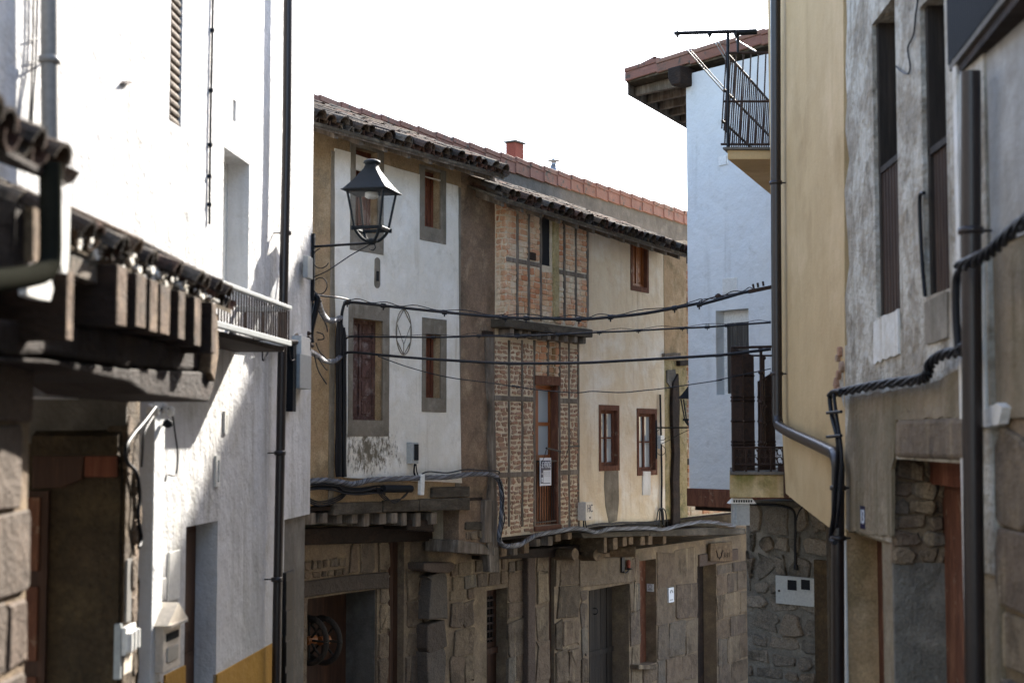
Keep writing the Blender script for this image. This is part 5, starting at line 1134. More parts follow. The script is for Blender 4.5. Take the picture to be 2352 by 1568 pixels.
for F_ in (F1, F2):
    m = MB(); zq = F_[2] + (F_[3] - F_[2]) * .5; nn = 8
    m.box(PF, F_[0], F_[1], F_[2], F_[3], -.29, -.2); aw = (F_[1] - F_[0])
    for i in range(4): m.box(PF, F_[0] + aw * i / 4 + .004, F_[0] + aw * (i + 1) / 4 - .004, zq, F_[3], -.2, -.18)
    sh = m.build('shutter', M['wood_black'], wh)
    m = MB()
    for i in range(nn): a = F_[0] + aw * (i + .5) / nn; m.tube([PF.pt(a, F_[2] + .01, -.07), PF.pt(a, zq - .02, -.07)], aw / nn * .44, 6)
    m.build('slat_rail', M['blind'], wh)
    m = MB(); m.box(PF, F_[0], F_[1], zq - .03, zq + .01, -.1, -.03); m.box(PF, F_[0], F_[0] + .05, F_[2], F_[3], -.2, -.03); m.box(PF, F_[1] - .05, F_[1], F_[2], F_[3], -.2, -.03); m.build('window_frame', M['wood_black'], wh)
m = MB(); m.prism(PF, rough_line([PF.az(*Z(13, x, y), .012) for x, y in ((322, 1405), (425, 1345), (430, 1540), (320, 1585))], .07, .012), -.01, .014); m.build('whitewash_patch', M['white_panel'], wh)
m = MB(); m.prism(PF, rough_line([PF.az(*Z(13, x, y), .012) for x, y in ((540, 1320), (640, 1270), (640, 1470), (545, 1500))], .1, .006), -.01, .012); m.build('grey_patch', M['grey_brown'], wh)
# doorway with rubble jamb
m = MB(); jd = Pl(0, 0, 0, 0, Vector((PF.pt(F3[1] if PF.a(2050) > PF.a(2200) else F3[0], 0).x, PF.pt(F3[1] if PF.a(2050) > PF.a(2200) else F3[0], 0).y)), Vector((-PF.n.x, -PF.n.y)))
zk = zat(PF, 2110, 1315)
m.box(jd, .005, .34, zk, F3[3] - .01, -.04, .004, .5, 1); blocks(m, jd, .0, .34, zk, F3[3], (.09, .17), (.08, .2), .012, -.03, .015, .04, rnd=.25, jt=.2); m.build('rubble_jamb', [M['stone'], M['stone_mortar']], wh)
m = MB(); m.box(jd, .01, .34, GB, zk, -.02, .02); m.build('cement_jamb', M['grey_mortar'], wh)
m = MB(); m.ppoly(PF, ZL(14, (412, 432), (760, 418), (760, 598), (640, 602), (405, 590)), -.2, .03); m.build('stone_lintel', M['stone'], wh, bevel=.025)
m = MB(); m.box(PF, F3[0], F3[1], GB, F3[3], -.36, -.33); m.build('door', M['wood_frame'], wh)
m = MB(); m.box(PF, F3[0], F3[1], F3[3] - .16, F3[3], -.329, -.25); m.build('brick_head', M['wood_red'], wh)
m = MB(); m.box(PF, F4[0], F4[1], GB, F4[3], -.34, -.22); m.build('narrow_door', M['wood_frame'], wh)
j2 = Pl(0, 0, 0, 0, Vector((PF.pt(F4[1] if PF.a(2050) > PF.a(2200) else F4[0], 0).x, PF.pt(F4[1] if PF.a(2050) > PF.a(2200) else F4[0], 0).y)), Vector((-PF.n.x, -PF.n.y)))
m = MB(); m.box(j2, .0, .22, GB, F4[3] - .01, -.01, .012); m.build('ochre_jamb', M['ochre'], wh)
m = MB(); m.box(PF, *sorted((PF.a(1938, 1400), PF.a(1947, 1400))), GB, zat(PF, 1942, 1235), -.3, .01); m.build('pale_edge', M['white_panel'], wh)
# number plaque 13
r = PF.R(*ZR(14, 261, 803, 281, 900), .012)
npq = thing('number_plaque', 'small navy enamel plaque with the number 13 beside the narrow doorway', 'sign', PF.pt((r[0] + r[1]) / 2, r[2], 0))
m = MB(); m.box(PF, r[0], r[1], r[2], r[3], .0, .014); m.build('plate', M['navy'], npq)
xd = Vector((PF.d.x, PF.d.y, 0)); xd = xd if xd.x * -1 + xd.y * -1 > 0 else -xd
cz = (r[2] + r[3]) / 2; sc_ = (r[3] - r[2])
text('13', 1.0, PF.pt((r[0] + r[1]) / 2, cz, .0155), xd * (r[1] - r[0]) * .85, Vector((0, 0, sc_ * .9)), M['paper'], npq)
# broken lip at the left corner of the wall
m = MB()
for x, y, s in ((180, 135, .05), (172, 165, .04), (188, 200, .05), (175, 235, .045), (165, 280, .06), (178, 310, .05)):
    a, z = PF.az(*Z(14, x, y)); m.prism(PF, [(a + s * math.cos(k * .785) * R.uniform(.7, 1.2), z + s * math.sin(k * .785) * R.uniform(.6, 1)) for k in range(8)], -.15, .03, R.random())
m.build('broken_bricks', M['brick_dark'], wh, bevel=.008)
m = MB(); m.tube(smoothpts([PF.q(*Z(13, x, y), .015) for x, y in ((520, -40), (505, 60), (495, 150), (470, 210), (480, 290), (470, 322), (440, 310), (420, 290))], 6), .006, 6); m.build('loose_wire', M['cable'], label='loose thin wire curling between the two tall shuttered windows', cat='cable')
m = MB(); m.tube(smoothpts([PF.q(*Z(13, x, y), .02) for x, y in ((540, 840), (522, 860), (525, 1000), (535, 1180), (545, 1290))], 6), .012, 6); m.build('window_cable', M['cable'], label='thick black cable along the edge of the right shuttered window', cat='cable')

# big downpipe between the two right houses
o = .1; pts_ = [PF.q(2229, 165, o), PF.q(2230, 500, o), PF.q(2234, 1000, o), PF.q(2240, 1568, o), PF.q(2242, 1900, o)]
pp = thing('downpipe', 'thick dark downpipe close by on the right between the weathered house and its neighbour', 'downpipe', pts_[-1])
m = MB(); m.tube(pts_, .049, 16); m.build('pipe', M['pipe'], pp)
m = MB()
for v in (530,): c = PF.q(2230, v, o); clamp(m, c, .049); m.tube([c, c - up(PF.n, 0) * .1], .008, 6)
m.build('clamp', M['pipe'], pp)
m = MB(); m.box(PF, *sorted((PF.a(2203, 900, .02), PF.a(2211, 900, .02))), GB, zft, -.02, .02); m.build('corner_strip', M['white_panel'], wh)

# ================================================================ NEIGHBOUR HOUSE (right edge)
PH2 = PF.shift(-.015)
nh = thing('edge_house', 'house at the right edge with pale plaster above stained cement and a dark canopy', 'house', (4, 7.5, 0))
h0, h1 = sorted((PF.a(2275, 900) + (.003 if PF.a(2300) > PF.a(2275) else -.003), PH2.a(2352) + (13 if PF.a(2300) > PF.a(2275) else -13)))
zq = zat(PH2, 2300, 560); z9 = zat(PH2, 2300, 960)
m = MB(); m.box(PH2, h0, h1, zq, 5.4 + EZ, -2.5, 0); m.build('wall', M['grey_white'], nh)
m = MB(); m.box(PH2, h0, h1, z9, zq - .003, -2.5, -.01); m.build('stained_wall', M['old_low'], nh)
m = MB(); m.box(PH2, *sorted((PH2.a(2250, 800), PH2.a(2274, 800))), zat(PH2, 2262, 975), zq, -.1, .03); m.build('corner_strip', M['white_panel'], nh)
m = MB(); m.prism(PH2, rough_line([PH2.az(u, v, .012) for u, v in ((2255, 950), (2300, 925), (2312, 935), (2305, 972), (2255, 985))], .05, .01), -.01, .035); m.build('plaster_splash', M['white_panel'], nh)
m = MB(); m.box(PH2, h0, h1, GB, z9 - .003, -2.5, -.03, .5, 1)
r0 = sorted((PH2.a(2292, 1300), PH2.a(2400, 1300))); blocks(m, PH2, r0[0], r0[1], GB, z9 - .05, (.3, .5), (.4, .7), .03, -.04, .0, .03, tone=(.2, .9)); m.build('stone_wall', [M['stone'], M['stone_mortar']], nh)
m = MB(); zc_ = 1.9 + EZ
cp = [Vector((2.36, 7.5, 0)), Vector((2.2, 6.0, 0)), Vector((3.3, 6.0, 0)), Vector((3.3, 7.45, 0))]
m.extr([p + Vector((0, 0, zc_)) for p in cp], [p + Vector((0, 0, zc_ + .05)) for p in cp]); m.build('canopy_floor', M['wood_dark'], nh)
m = MB(); m.extr([cp[0] + Vector((-.02, 0, zc_ + .052)), cp[1] + Vector((-.02, 0, zc_ + .052)), cp[1] + Vector((.03, 0, zc_ + .052)), cp[0] + Vector((.03, 0, zc_ + .052))], [cp[0] + Vector((-.02, 0, zc_ + .085)), cp[1] + Vector((-.02, 0, zc_ + .085)), cp[1] + Vector((.03, 0, zc_ + .085)), cp[0] + Vector((.03, 0, zc_ + .085))]); m.build('canopy_edge', M['grey_render'], nh)
m = MB()
for i in range(34): p = cp[0].lerp(cp[1], i / 33); m.tube([p + Vector((.0, 0, zc_ + .09)), p + Vector((0, 0, zc_ + 1.1))], .026, 6)
m.build('canopy_screen', M['plastic_dark'], nh)

# ================================================================ unseen tall block added to throw the diagonal shade
bq = lambda y, z: Vector((-2.97 + .09 * y, y, z + EZ))
t = 19.0; Q0 = bq(13.3, 2.28) + SV * t; ed = Vector((1, -.09, 0)); bk_ = Vector((.09, 1, 0))
m = MB(); q = [Q0, Q0 + ed * 3.3, Q0 + ed * 3.3 + bk_ * 1.0, Q0 + bk_ * 1.0]
m.extr([Vector((p.x, p.y, 0)) for p in q], q); m.build('added_shade_block', M['yellow'], yh)

# ================================================================ SIGNS, BOXES AND CABLES
# for-sale sign on the balcony door
ZM[20] = (1212.8, 992.3, .0879)
PV = PC.shift(.03)
r = PV.R(*ZR(20, 318, 665, 606, 1392))
sg = thing('sale_sign', 'white and navy SE VENDE sign tied to the balcony door of the brick house', 'sign', PV.pt((r[0] + r[1]) / 2, r[2], 0))
m = MB(); m.box(PV, *r, -.008, .0); m.build('board', M['paper'], sg)
def pr_(x0, y0, x1, y1): return PV.R(*ZR(20, x0, y0, x1, y1))
m = MB(); m.box(PV, *pr_(332, 735, 588, 990), .0005, .003); m.box(PV, *pr_(332, 991, 396, 1335), .0005, .003); m.box(PV, *pr_(397, 1320, 580, 1338), .0005, .003); m.build('navy_field', M['navy'], sg)
m = MB(); m.box(PV, *pr_(400, 1146, 584, 1154), .0005, .002)
for i in range(5): m.box(PV, *pr_(425 + 32 * i, 1020, 431 + 32 * i, 1125), .0005, .002)
m.build('pen_strokes', M['plastic_grey'], sg)
xd = Vector((PC.d.x, PC.d.y, 0)); a0, a1, z0, z1 = pr_(338, 765, 584, 950)
text('SE VENDE', 1.0, PV.pt((a0 + a1) / 2, (z0 + z1) / 2, .005), xd * (a1 - a0) * .215, Vector((0, 0, (z1 - z0) * 1.3)), M['paper'], sg)
m = MB(); a0, a1, z0, z1 = pr_(345, 1180, 380, 1300); m.wall(PV, [(a0, z0), (a1, z0), (a1, z1), (a0, z1)], [(a0 + .012, a1 - .012, z0 + .02, z1 - .03)], .006, .004); m.box(PV, *pr_(355, 1060, 366, 1110), .003, .006); m.build('phone_symbol', M['paper'], sg)
m = MB(); m.tube([PV.q(*Z(20, 490, 400), .25), PV.q(*Z(20, 430, 640), .08), PV.q(*Z(20, 330, 860), .02)], .004, 5); m.tube([PV.q(*Z(20, 480, 415), .25), PV.q(*Z(20, 850, 500), .0)], .014, 6); m.build('tie_bracket', M['iron'], sg)
m = MB(); c = Z(8, 668, 952); m.tube([PC.q(*Z(8, 668, 952), .25), PC.q(*Z(8, 748, 950), .0)], .012, 6); m.tube([PC.q(*Z(8, 668, 955), .25), PC.q(*Z(8, 650, 1030), .1), PC.q(*Z(8, 612, 1090), .02)], .004, 5)
m.build('line_bracket', M['iron'], label='black iron bracket with a thin cord right of the sale sign', cat='bracket')
# wall boxes
r = PC.R(*ZR(8, 798, 1372, 850, 1508), .14); a1 = r[1]; a0 = PC.az(*Z(8, 766, 1440), 0)[0]
wb1 = thing('wall_box', 'pale grey utility box with a small navy mark low on the cream wall', 'utility box', PC.pt((r[0] + r[1]) / 2, r[2], 0))
m = MB(); m.box(PC, r[0], r[1], r[2], r[3], 0.0, .14); m.build('case', M['cream_metal'], wb1, bevel=.006)
text('HC', 1.0, PC.pt((r[0] + r[1]) / 2 + .02, r[2] + (r[3] - r[2]) * .64, .1425), xd * .11, Vector((0, 0, .16)), M['navy'], wb1)
m = MB(); m.box(PC, (r[0] + r[1]) / 2, (r[0] + r[1]) / 2 + .03, r[2] + .03, r[2] + .05, .14, .146); m.build('lock', M['plastic_dark'], wb1)
r = PC.R(*ZR(5, 870, 1190, 905, 1328), .1); 
wb2 = thing('wall_meter', 'narrow grey meter box with a black face low on the white panel of the row', 'meter box', PC.pt((r[0] + r[1]) / 2, r[2], 0))
m = MB(); m.box(PC, r[0] - .02, r[1], r[2], r[3], .0, .1); m.build('case', M['plastic_grey'], wb2, bevel=.004)
m = MB(); m.box(PC, r[0] + .02, r[1] - .01, r[2] + .04, r[3] - .02, .1, .112); m.build('face_plate', M['plastic_dark'], wb2, bevel=.003)
m = MB(); m.tube(smoothpts([PC.q(*Z(5, x, y), .06) for x, y in ((880, 1330), (876, 1380), (884, 1415))]), .012, 6); m.tube(smoothpts([PC.q(*Z(5, x, y), .06) for x, y in ((888, 1330), (894, 1380), (905, 1410))]), .008, 6); m.build('tail_cable', M['cable'], wb2)
# plaques on the stone wall
r = PG.R(*ZR(9, 1583, 733, 1625, 855), .03); pq = thing('notice_plaque', 'tall white notice plaque with a small arch emblem on the stone wall', 'sign', PG.pt((r[0] + r[1]) / 2, r[2], .02))
m = MB(); m.box(PG, *r, .0, .04); m.build('plate', M['paper'], pq)
m = MB(); ca, cz = (r[0] + r[1]) / 2, r[2] + (r[3] - r[2]) * .64; w_ = (r[1] - r[0]) * .22
m.tube([PG.pt(ca + w_ * math.cos(t * math.pi / 8), cz + w_ * 1.1 * math.sin(t * math.pi / 8), .042) for t in range(9)], .012, 5)
m.box(PG, r[0] + .04, r[1] - .04, r[2] + .03, r[2] + .05, .04, .043); m.build('emblem', M['plastic_grey'], pq)
G6o = -.02; r = PG.R(*ZR(9, 1377, 718, 1436, 782), .0)
jp = Pl(0, 0, 0, 0, Vector((PG.pt(G6[1], 0).x, PG.pt(G6[1], 0).y)), Vector((-PG.n.x, -PG.n.y))); jp.n = Vector((-PG.d.x, -PG.d.y))
tp = thing('tile_plaque', 'square glazed tile plaque in the narrow doorway reveal', 'sign', jp.pt(.1, r[2], 0))
m = MB(); m.box(jp, .045, .17, r[2], r[3], .0, .014); m.build('tile', M['paper'], tp)
m = MB(); c = jp.pt(.107, (r[2] + r[3]) / 2 + .02, .016); m.tube([c + Vector((jp.d.x, jp.d.y, 0)) * (.03 * math.cos(t * .45)) + Vector((0, 0, .035 * math.sin(t * .45))) for t in range(15)], .006, 5); m.box(jp, .065, .15, r[2] + .02, r[2] + .04, .014, .017); m.build('tile_drawing', M['plastic_grey'], tp)
# carved board over the dark door
ZM[21] = (1607.8, 1221.9, .05274)
r = PG.R(*ZR(21, 470, 430, 1400, 1240), .09)
bs = thing('carved_board', 'orange brown board with a dark horned emblem above the last stone doorway', 'sign', PG.pt((r[0] + r[1]) / 2, r[2], .05))
m = MB(); m.ppoly(PG, ZL(21, (470, 480), (1400, 400), (1420, 1250), (460, 1260)), .04, .09); m.build('board', M['wood_joist'], bs, bevel=.006)
m = MB()
for side in ((700, 790), (745, 900), (760, 1030), (790, 1090), (840, 1110)), ((1000, 790), (940, 900), (930, 1030), (900, 1090), (850, 1110)): m.tube([PG.q(*Z(21, x, y), .095) for x, y in side], .012, 6)
m.tube([PG.q(*Z(21, 845, 1110), .095), PG.q(*Z(21, 845, 1180), .095)], .014, 6)
for x in (1060, 1130, 1200, 1270): m.tube([PG.q(*Z(21, x, 870), .095), PG.q(*Z(21, x, 1080), .095)], .006, 5)
m.build('emblem', M['wood_dark'], bs)
# candle bracket
cb = thing('candle_bracket', 'small black iron wall bracket holding an orange candle cup over the plank door', 'wall light', PG.q(*Z(9, 1205, 600), .05))
m = MB(); m.ppoly(PG, ZL(9, (1193, 480), (1217, 480), (1217, 606), (1193, 606)), .03, .06); m.tube(smoothpts([PG.q(*Z(9, x, y), .07) for x, y in ((1205, 600), (1225, 608), (1243, 595), (1247, 580))]), .012, 6); c = PG.q(*Z(9, 1247, 578), .07); m.lathe((c.x, c.y, c.z - .01), [(.02, 0), (.07, .015), (.07, .022), (.02, .03)], 12); m.build('arm', M['iron'], cb)
m = MB(); m.lathe((c.x, c.y, c.z + .022), [(.032, 0), (.036, .09), (.03, .12), (.01, .13)], 12); m.build('candle', M['chimney'], cb)

# second lantern, a copy of the first, far along the row
def copy_tree(o, parent=None):
    c = o.copy(); col.objects.link(c); c.parent = parent
    for ch in o.children: copy_tree(ch, c)
    return c
l2 = copy_tree(ln); l2.location = P(1592, 980, 22.4); l2['label'] = 'second street lantern, mostly hidden behind the corner of the pale blue white house'
ln['group'] = l2['group'] = 'wall bracket street lanterns'
# box and cables of the far bracket
m = MB(); m.tube(smoothpts([PC.q(*Z(8, x, y), .03) for x, y in ((1358, 560), (1362, 760), (1366, 950), (1370, 1200), (1368, 1400), (1378, 1540))]), .018, 6)
for dx in (-30, -14, 14, 34): m.tube(smoothpts([PC.q(*Z(8, x, y), .04) for x, y in ((1368, 1415), (1368 + dx * .6, 1425), (1368 + dx, 1460), (1368 + dx * 1.3, 1550))]), .01, 6)
m.build('riser_cable', M['cable'], label='dark cable riser at the right end of the cream wall', cat='cable')
m = MB(); m.pbox(PC, ZR(8, 1364, 868, 1390, 935), .02, .09); m.build('junction_box', M['white_metal'], label='small white junction box on the cable riser beside the mossy post', cat='junction box', bevel=.004)

# bundle of black cables rising on the white house of the row
for i, (x, d0) in enumerate(((372, .05), (384, .07), (396, .09), (408, .07), (418, .09), (426, .06))):
    m = MB(); m.tube(smoothpts([PC.q(*Z(5, x + (12 - 4 * i if k == 0 else jit(4)), y), d0) for k, y in enumerate((400 + 10 * i, 520, 700, 900, 1100, 1300, 1415))], 5), .022 if i % 2 == 0 else .014, 7)
    m.build('riser_cable', M['cable'], label='black cable in the thick vertical bundle beside the worn red window', cat='cable', group='vertical cable bundle')
m = MB(); strands(m, [PC.q(*Z(6, x, y), .09) for x, y in ((180, 150), (300, 140), (420, 152), (500, 165), (560, 158), (640, 138), (820, 130), (1000, 122), (1180, 118), (1330, 98), (1440, 95), (1510, 110), (1550, 165), (1562, 280), (1556, 420), (1542, 540), (1560, 590), (1610, 606), (1689, 590))] + [PC.q(*Z(9, x, y), .09) for x, y in ((240, 385), (330, 375), (420, 320), (480, 290), (620, 265), (800, 235), (900, 250), (980, 268), (1080, 242), (1250, 235), (1400, 232), (1540, 242), (1700, 205), (1870, 180), (2000, 190), (2140, 215))], .021, .013, 5, 30)
m.build('twisted_cable', M['cable_grey'], label='long twisted grey and black cable bundle sagging along the jetties of the row', cat='cable')
m = MB()
for k in range(6):
    o = .05 + .02 * (k % 3); dy = 9 * k
    m.tube(smoothpts([PC.q(*Z(6, x, y + dy + jit(5)), o) for x, y in ((190, 160), (300, 155), (400, 165), (450, 190), (560, 195), (680, 185), (740, 190))], 5), .012, 6)
for k in range(3): m.tube(smoothpts([PC.q(*Z(6, x, y), .1) for x, y in ((680, 190 + 12 * k), (740, 250 + 14 * k), (810, 300 - 12 * k), (870, 250 + 6 * k), (915, 205))], 6), .007, 6)
for k in range(3): m.tube(smoothpts([PC.q(*Z(6, x, y + 14 * k), .04) for x, y in ((200, 265), (260, 290), (330, 285), (420, 250), (460, 215))], 5), .009, 6)
m.build('slack_cables', M['cable'], label='slack black cables bunched under the twisted bundle left of the splice tube', cat='cable')
m = MB(); m.tube([PC.q(*Z(6, x, 200), .1) for x in (725, 735, 910, 922)], .045, 12, r1=.045); m.build('splice_tube', M['plastic_dark'], label='fat black cable splice tube hanging below the twisted bundle', cat='splice tube')
m = MB(); m.tube(smoothpts([PC.q(*Z(6, x, y), .1) for x, y in ((1000, 95), (1050, 80), (1180, 88), (1300, 66), (1420, 70), (1535, 78), (1540, 98))], 6), .009, 6); m.tube(smoothpts([PC.q(*Z(6, x, y), .12) for x, y in ((1540, 120), (1575, 250), (1568, 330), (1582, 400), (1568, 470), (1550, 560))], 6), .009, 6)
m.build('loose_cable', M['cable'], label='loose thin black cable looping over the corner post of the brick house', cat='cable')
m = MB(); m.ppoly(PC, ZL(6, (994, 98), (1022, 98), (1016, 245), (990, 245)), .08, .13); m.build('cable_duct', M['white_metal'], label='short pale cable duct in front of the jetty beams', cat='conduit', bevel=.006)
m = MB()
for dy in (0, 10, 22): m.tube(smoothpts([PC.q(*Z(9, x, y + dy), .05) for x, y in ((890, 215), (1000, 195), (1100, 190), (1200, 183), (1350, 182), (1480, 178), (1510, 150))], 5), .008, 6)
m.tube([PC.q(*Z(9, 870, 170), .06), PC.q(*Z(9, 872, 230), .06)], .014, 6); m.tube([PC.q(*Z(9, 884, 170), .06), PC.q(*Z(9, 892, 230), .06)], .01, 6)
m.build('wall_cables', M['cable'], label='thin black cables clipped along the foot of the cream wall', cat='cable')

# overhead cables across the street
def path(pts, d0, d1):
    u0, u1 = pts[0][0], pts[-1][0]
    return [P(u, v, 1 / ((1 / d0) + (1 / d1 - 1 / d0) * (u - u0) / (u1 - u0))) for u, v in pts]
def overhead(pts, d0, d1, r, label, ties=(), twin=None):
    p = smoothpts(path(pts, d0, d1), 6); m = MB(); m.tube(p, r, 8)
    if twin:
        q = [v + Vector((0, 0, twin * (1 + .5 * math.sin(i * .9)))) for i, v in enumerate(p)]; m.tube(q, r * .3, 5)
    for t in ties:
        c = p[int(t * (len(p) - 1))]; c2 = p[min(len(p) - 1, int(t * (len(p) - 1)) + 1)]
        d = (c2 - c).normalized() * .025; m.tube([c - d, c + d], r * 1.6, 8); m.tube([c, c + Vector((0, 0, -r * 3))], r * .5, 5)
    m.build('overhead_cable', M['cable'], label=label, cat='cable', group='overhead cables')
overhead([Z(5, 400, 420), Z(5, 408, 330), Z(5, 440, 278), Z(5, 570, 285), Z(5, 730, 304), Z(5, 900, 322), Z(5, 1170, 350), Z(5, 1460, 375), Z(7, 210, 1372), Z(7, 630, 1382), Z(7, 900, 1386), Z(7, 1090, 1372), Z(7, 1440, 1335), Z(7, 1910, 1248), Z(11, 280, 745), Z(11, 450, 700), Z(11, 590, 660), Z(11, 660, 650)], 16.3, 14.6, .017, 'topmost and thickest overhead cable, sagging across the brick house', (.12, .22, .34, .44, .5, .58, .66, .74, .83), .03)
overhead([Z(5, 430, 515), Z(5, 480, 500), Z(5, 760, 503), Z(5, 1110, 503), Z(5, 1300, 495), Z(5, 1568, 500), Z(7, 220, 1535), Z(7, 500, 1528), Z(7, 770, 1515), Z(7, 1040, 1500), Z(7, 1330, 1488), Z(7, 1640, 1470), Z(7, 1980, 1455), Z(11, 340, 905), Z(11, 640, 882), Z(11, 790, 872)], 16.3, 14.3, .010, 'middle overhead cable with small ties, between the two thicker ones', (.1, .18, .27, .36, .45, .52, .6, .68, .76, .84, .9), .022)
overhead([Z(5, 430, 610), Z(5, 470, 602), Z(5, 690, 622), Z(5, 900, 640), Z(5, 1340, 668), Z(5, 1568, 676), Z(8, 200, 328), Z(8, 750, 322), Z(8, 1100, 305), Z(8, 1400, 288), Z(8, 1809, 264), Z(11, 400, 1108), Z(11, 640, 1080), Z(11, 790, 1062)], 16.3, 14.3, .015, 'lowest thick overhead cable, level with the worn red window', (), None)
overhead([Z(5, 640, 628), Z(5, 700, 650), Z(5, 860, 705), Z(5, 1100, 765), Z(5, 1400, 805), Z(5, 1568, 832), Z(8, 240, 492), Z(8, 400, 520), Z(8, 600, 540), Z(8, 750, 546), Z(8, 850, 536), Z(8, 1060, 545), Z(8, 1250, 528), Z(8, 1400, 512), Z(8, 1809, 452), Z(11, 400, 1285), Z(11, 700, 1220), Z(11, 790, 1200)], 16.0, 14.3, .0055, 'thin single wire hanging lowest over the street', (), None)
m = MB(); m.tube([P(*Z(11, 270, 740), 15.1), P(*Z(11, 360, 698), 15.0), P(*Z(11, 415, 685), 14.95), P(*Z(11, 590, 658), 14.7)], .008, 6); c = P(*Z(11, 415, 685), 14.95); m.lathe((c.x, c.y, c.z - .03), [(.01, 0), (.035, .02), (.035, .04), (.01, .06)], 10)
m.extr([P(*Z(11, x, y), 14.5) for x, y in ((625, 640), (800, 605), (800, 632), (632, 668))], [P(*Z(11, x, y), 14.56) for x, y in ((625, 640), (800, 605), (800, 632), (632, 668))])
for x, y in ((668, 630), (700, 622), (738, 612)): m.tube([P(*Z(11, x, y), 14.52), P(*Z(11, x - 5, y - 32), 14.52)], .012, 6)
m.build('cable_anchor', M['rust_iron'], label='rusty flat anchor bar with bolts where the top cable meets the far downpipe', cat='anchor')
# anchor cluster at the end of the white house
m = MB(); m.tube(smoothpts([P(u, v, 12.85) for u, v in (Z(5, 180, 205), Z(5, 210, 225), Z(5, 245, 250), Z(5, 232, 330), Z(5, 215, 400), Z(5, 200, 480), Z(5, 205, 540))], 6), .028, 8)
m.tube(smoothpts([P(u, v, 12.9) for u, v in (Z(5, 185, 210), Z(5, 200, 260), Z(5, 212, 320), Z(5, 195, 470))], 6), .018, 8)
m.tube([P(*Z(5, 160, 400), 12.85), P(*Z(5, 215, 404), 12.85)], .009, 6)
m.build('anchor_cables', M['cable'], label='thick black cables bent down the end of the white house below the lantern', cat='cable')
m = MB(); strands(m, [P(u, v, d) for (u, v), d in zip((Z(5, 250, 270), Z(5, 268, 330), Z(5, 300, 380), Z(5, 345, 395), Z(5, 395, 375)), (12.9, 13.6, 14.6, 15.6, 16.3))], .018, .014, 4, 6); m.build('link_cable', M['cable_grey'], label='upper twisted cable swag linking the white house end to the vertical bundle', cat='cable')
m = MB(); strands(m, [P(u, v, d) for (u, v), d in zip((Z(5, 180, 590), Z(5, 230, 615), Z(5, 290, 655), Z(5, 350, 660), Z(5, 395, 630)), (12.8, 13.4, 14.5, 15.6, 16.3))], .016, .013, 4, 6); m.build('link_cable', M['cable_grey'], label='lower twisted cable swag linking the white house end to the vertical bundle', cat='cable')
m = MB()
for pp_ in (((250, 330), (300, 420), (310, 470)), ((235, 540), (260, 600), (310, 650)), ((225, 620), (250, 720), (305, 810)), ((240, 470), (280, 485), (285, 515), (245, 520)), ((250, 640), (290, 700), (310, 720))):
    m.tube(smoothpts([P(*Z(5, x, y), 13.0) for x, y in pp_], 6), .006, 6)
m.tube([P(*Z(5, 240, 228), 12.9), P(*Z(5, 300, 236), 13.4), P(*Z(5, 390, 245), 14.5), P(*Z(5, 460, 262), 15.4)], .011, 6)
m.build('stray_wires', M['cable'], label='tangle of thin stray wires between the white house end and the row', cat='cable')
m = MB()
for x in (120, 150, 180):
    c = P(*Z(5, x, 525), 12.7)
    for j in range(4): m.lathe((c.x, c.y, c.z - .09 + .045 * j), [(.018, 0), (.034, .012), (.034, .026), (.018, .038)], 10)
m.tube([P(*Z(5, 60, 510), 12.3), P(*Z(5, 210, 560), 12.8)], .02, 8); m.tube([P(*Z(5, 75, 500), 12.2), P(*Z(5, 100, 490), 12.3), P(*Z(5, 110, 530), 12.5)], .03, 8)
m.build('cable_clamps', M['rust_iron'], label='dark stack of cable clamps at the end of the little balcony railing', cat='clamp')
r = PB.R(*ZR(5, 112, 620, 190, 840), .07)
ub = thing('terminal_box', 'grey and black cable terminal box on the end of the white house', 'terminal box', PB.pt((r[0] + r[1]) / 2, r[2], 0))
m = MB(); m.box(PB, r[0] + .02, r[1], r[2], r[3], .0, .09); m.build('case', M['plastic_grey'], ub, bevel=.004)
m = MB(); m.box(PB, r[0] - .1, r[0] + .015, r[2] - .2, r[3] + .1, .0, .06); m.build('side_channel', M['plastic_dark'], ub, bevel=.004)
m = MB(); m.box(PB, r[0] + .1, r[1] - .01, r[3] + .003, r[3] + .16, .0, .08); m.build('upper_box', M['white_metal'], ub, bevel=.004)
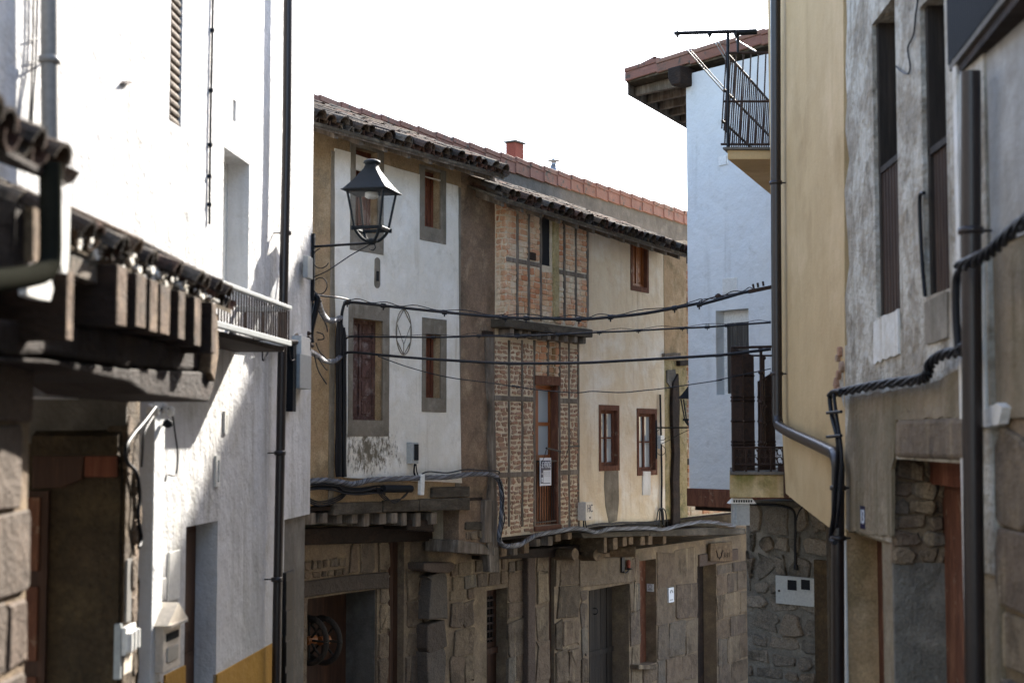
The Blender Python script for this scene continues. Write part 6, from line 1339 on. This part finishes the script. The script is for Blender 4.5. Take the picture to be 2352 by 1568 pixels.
# hanging loops below the little balcony
m = MB(); m.tube(smoothpts([PB.q(*Z(16, x, y), .06) for x, y in ((515, 905), (520, 1000), (525, 1120), (560, 1080), (620, 930))], 6), .007, 6); m.tube(smoothpts([PB.q(*Z(16, x, y), .06) for x, y in ((655, 920), (700, 1010), (760, 960))], 6), .006, 6); m.tube(smoothpts([PB.q(*Z(16, x, y), .06) for x, y in ((815, 950), (830, 1080), (850, 1125), (880, 1110))], 6), .006, 6)
m.tube(smoothpts([PB.q(*Z(16, x, y), .05) for x, y in ((170, 830), (300, 860), (500, 890), (700, 905), (900, 920))], 6), .022, 8)
m.build('looped_cables', M['cable'], label='black cable run with hanging loops under the little steel balcony railing', cat='cable')
# cables on the right houses
m = MB(); strands(m, [PF.q(u, v, .09) for u, v in ((1908, 908), (1935, 900), (1970, 893), (2010, 885), (2060, 878), (2110, 872), (2130, 860), (2138, 835), (2165, 815), (2200, 808), (2225, 790))], .02, .0125, 4, 6)
m.build('twisted_cable', M['cable'], label='thick dark twisted cable across the weathered house below its windows', cat='cable')
m = MB(); m.tube(smoothpts([PF.q(u, v, .1) for u, v in ((2203, 815), (2197, 740), (2196, 660), (2200, 630), (2215, 612))], 6), .022, 8); m.build('bend_cable', M['cable'], label='black cable bending up beside the thick downpipe on the right', cat='cable')
m = MB(); strands(m, [PF.q(2205, 612, .2), PF.q(2240, 598, .22), PF.q(2275, 578, .2), PF.q(2305, 550, .2), PF.q(2352, 510, .2), PF.q(2420, 470, .2), PF.q(2600, 420, .18), PF.q(2900, 330, .15)], .02, .0125, 4, 4)
m.build('twisted_cable', M['cable'], label='thick dark twisted cable rising to the right edge over the pale plaster', cat='cable')
m = MB(); m.tube(smoothpts([PE.q(u, v, .14) for u, v in ((1930, 898), (1912, 900), (1906, 915), (1912, 960), (1925, 1020), (1920, 1100), (1915, 1180), (1908, 1235), (1918, 1245))], 6), .017, 8); m.tube(smoothpts([PE.q(u, v, .15) for u, v in ((1915, 905), (1922, 960), (1932, 1030), (1932, 1120), (1922, 1210))], 6), .013, 8)
for v in (945, 1000): m.tube([PE.q(1900, v + 3, .16), PE.q(1932, v, .16)], .012, 6)
m.build('drop_cables', M['cable'], label='black cables dropping down the corner beside the slanting downpipe elbow', cat='cable')
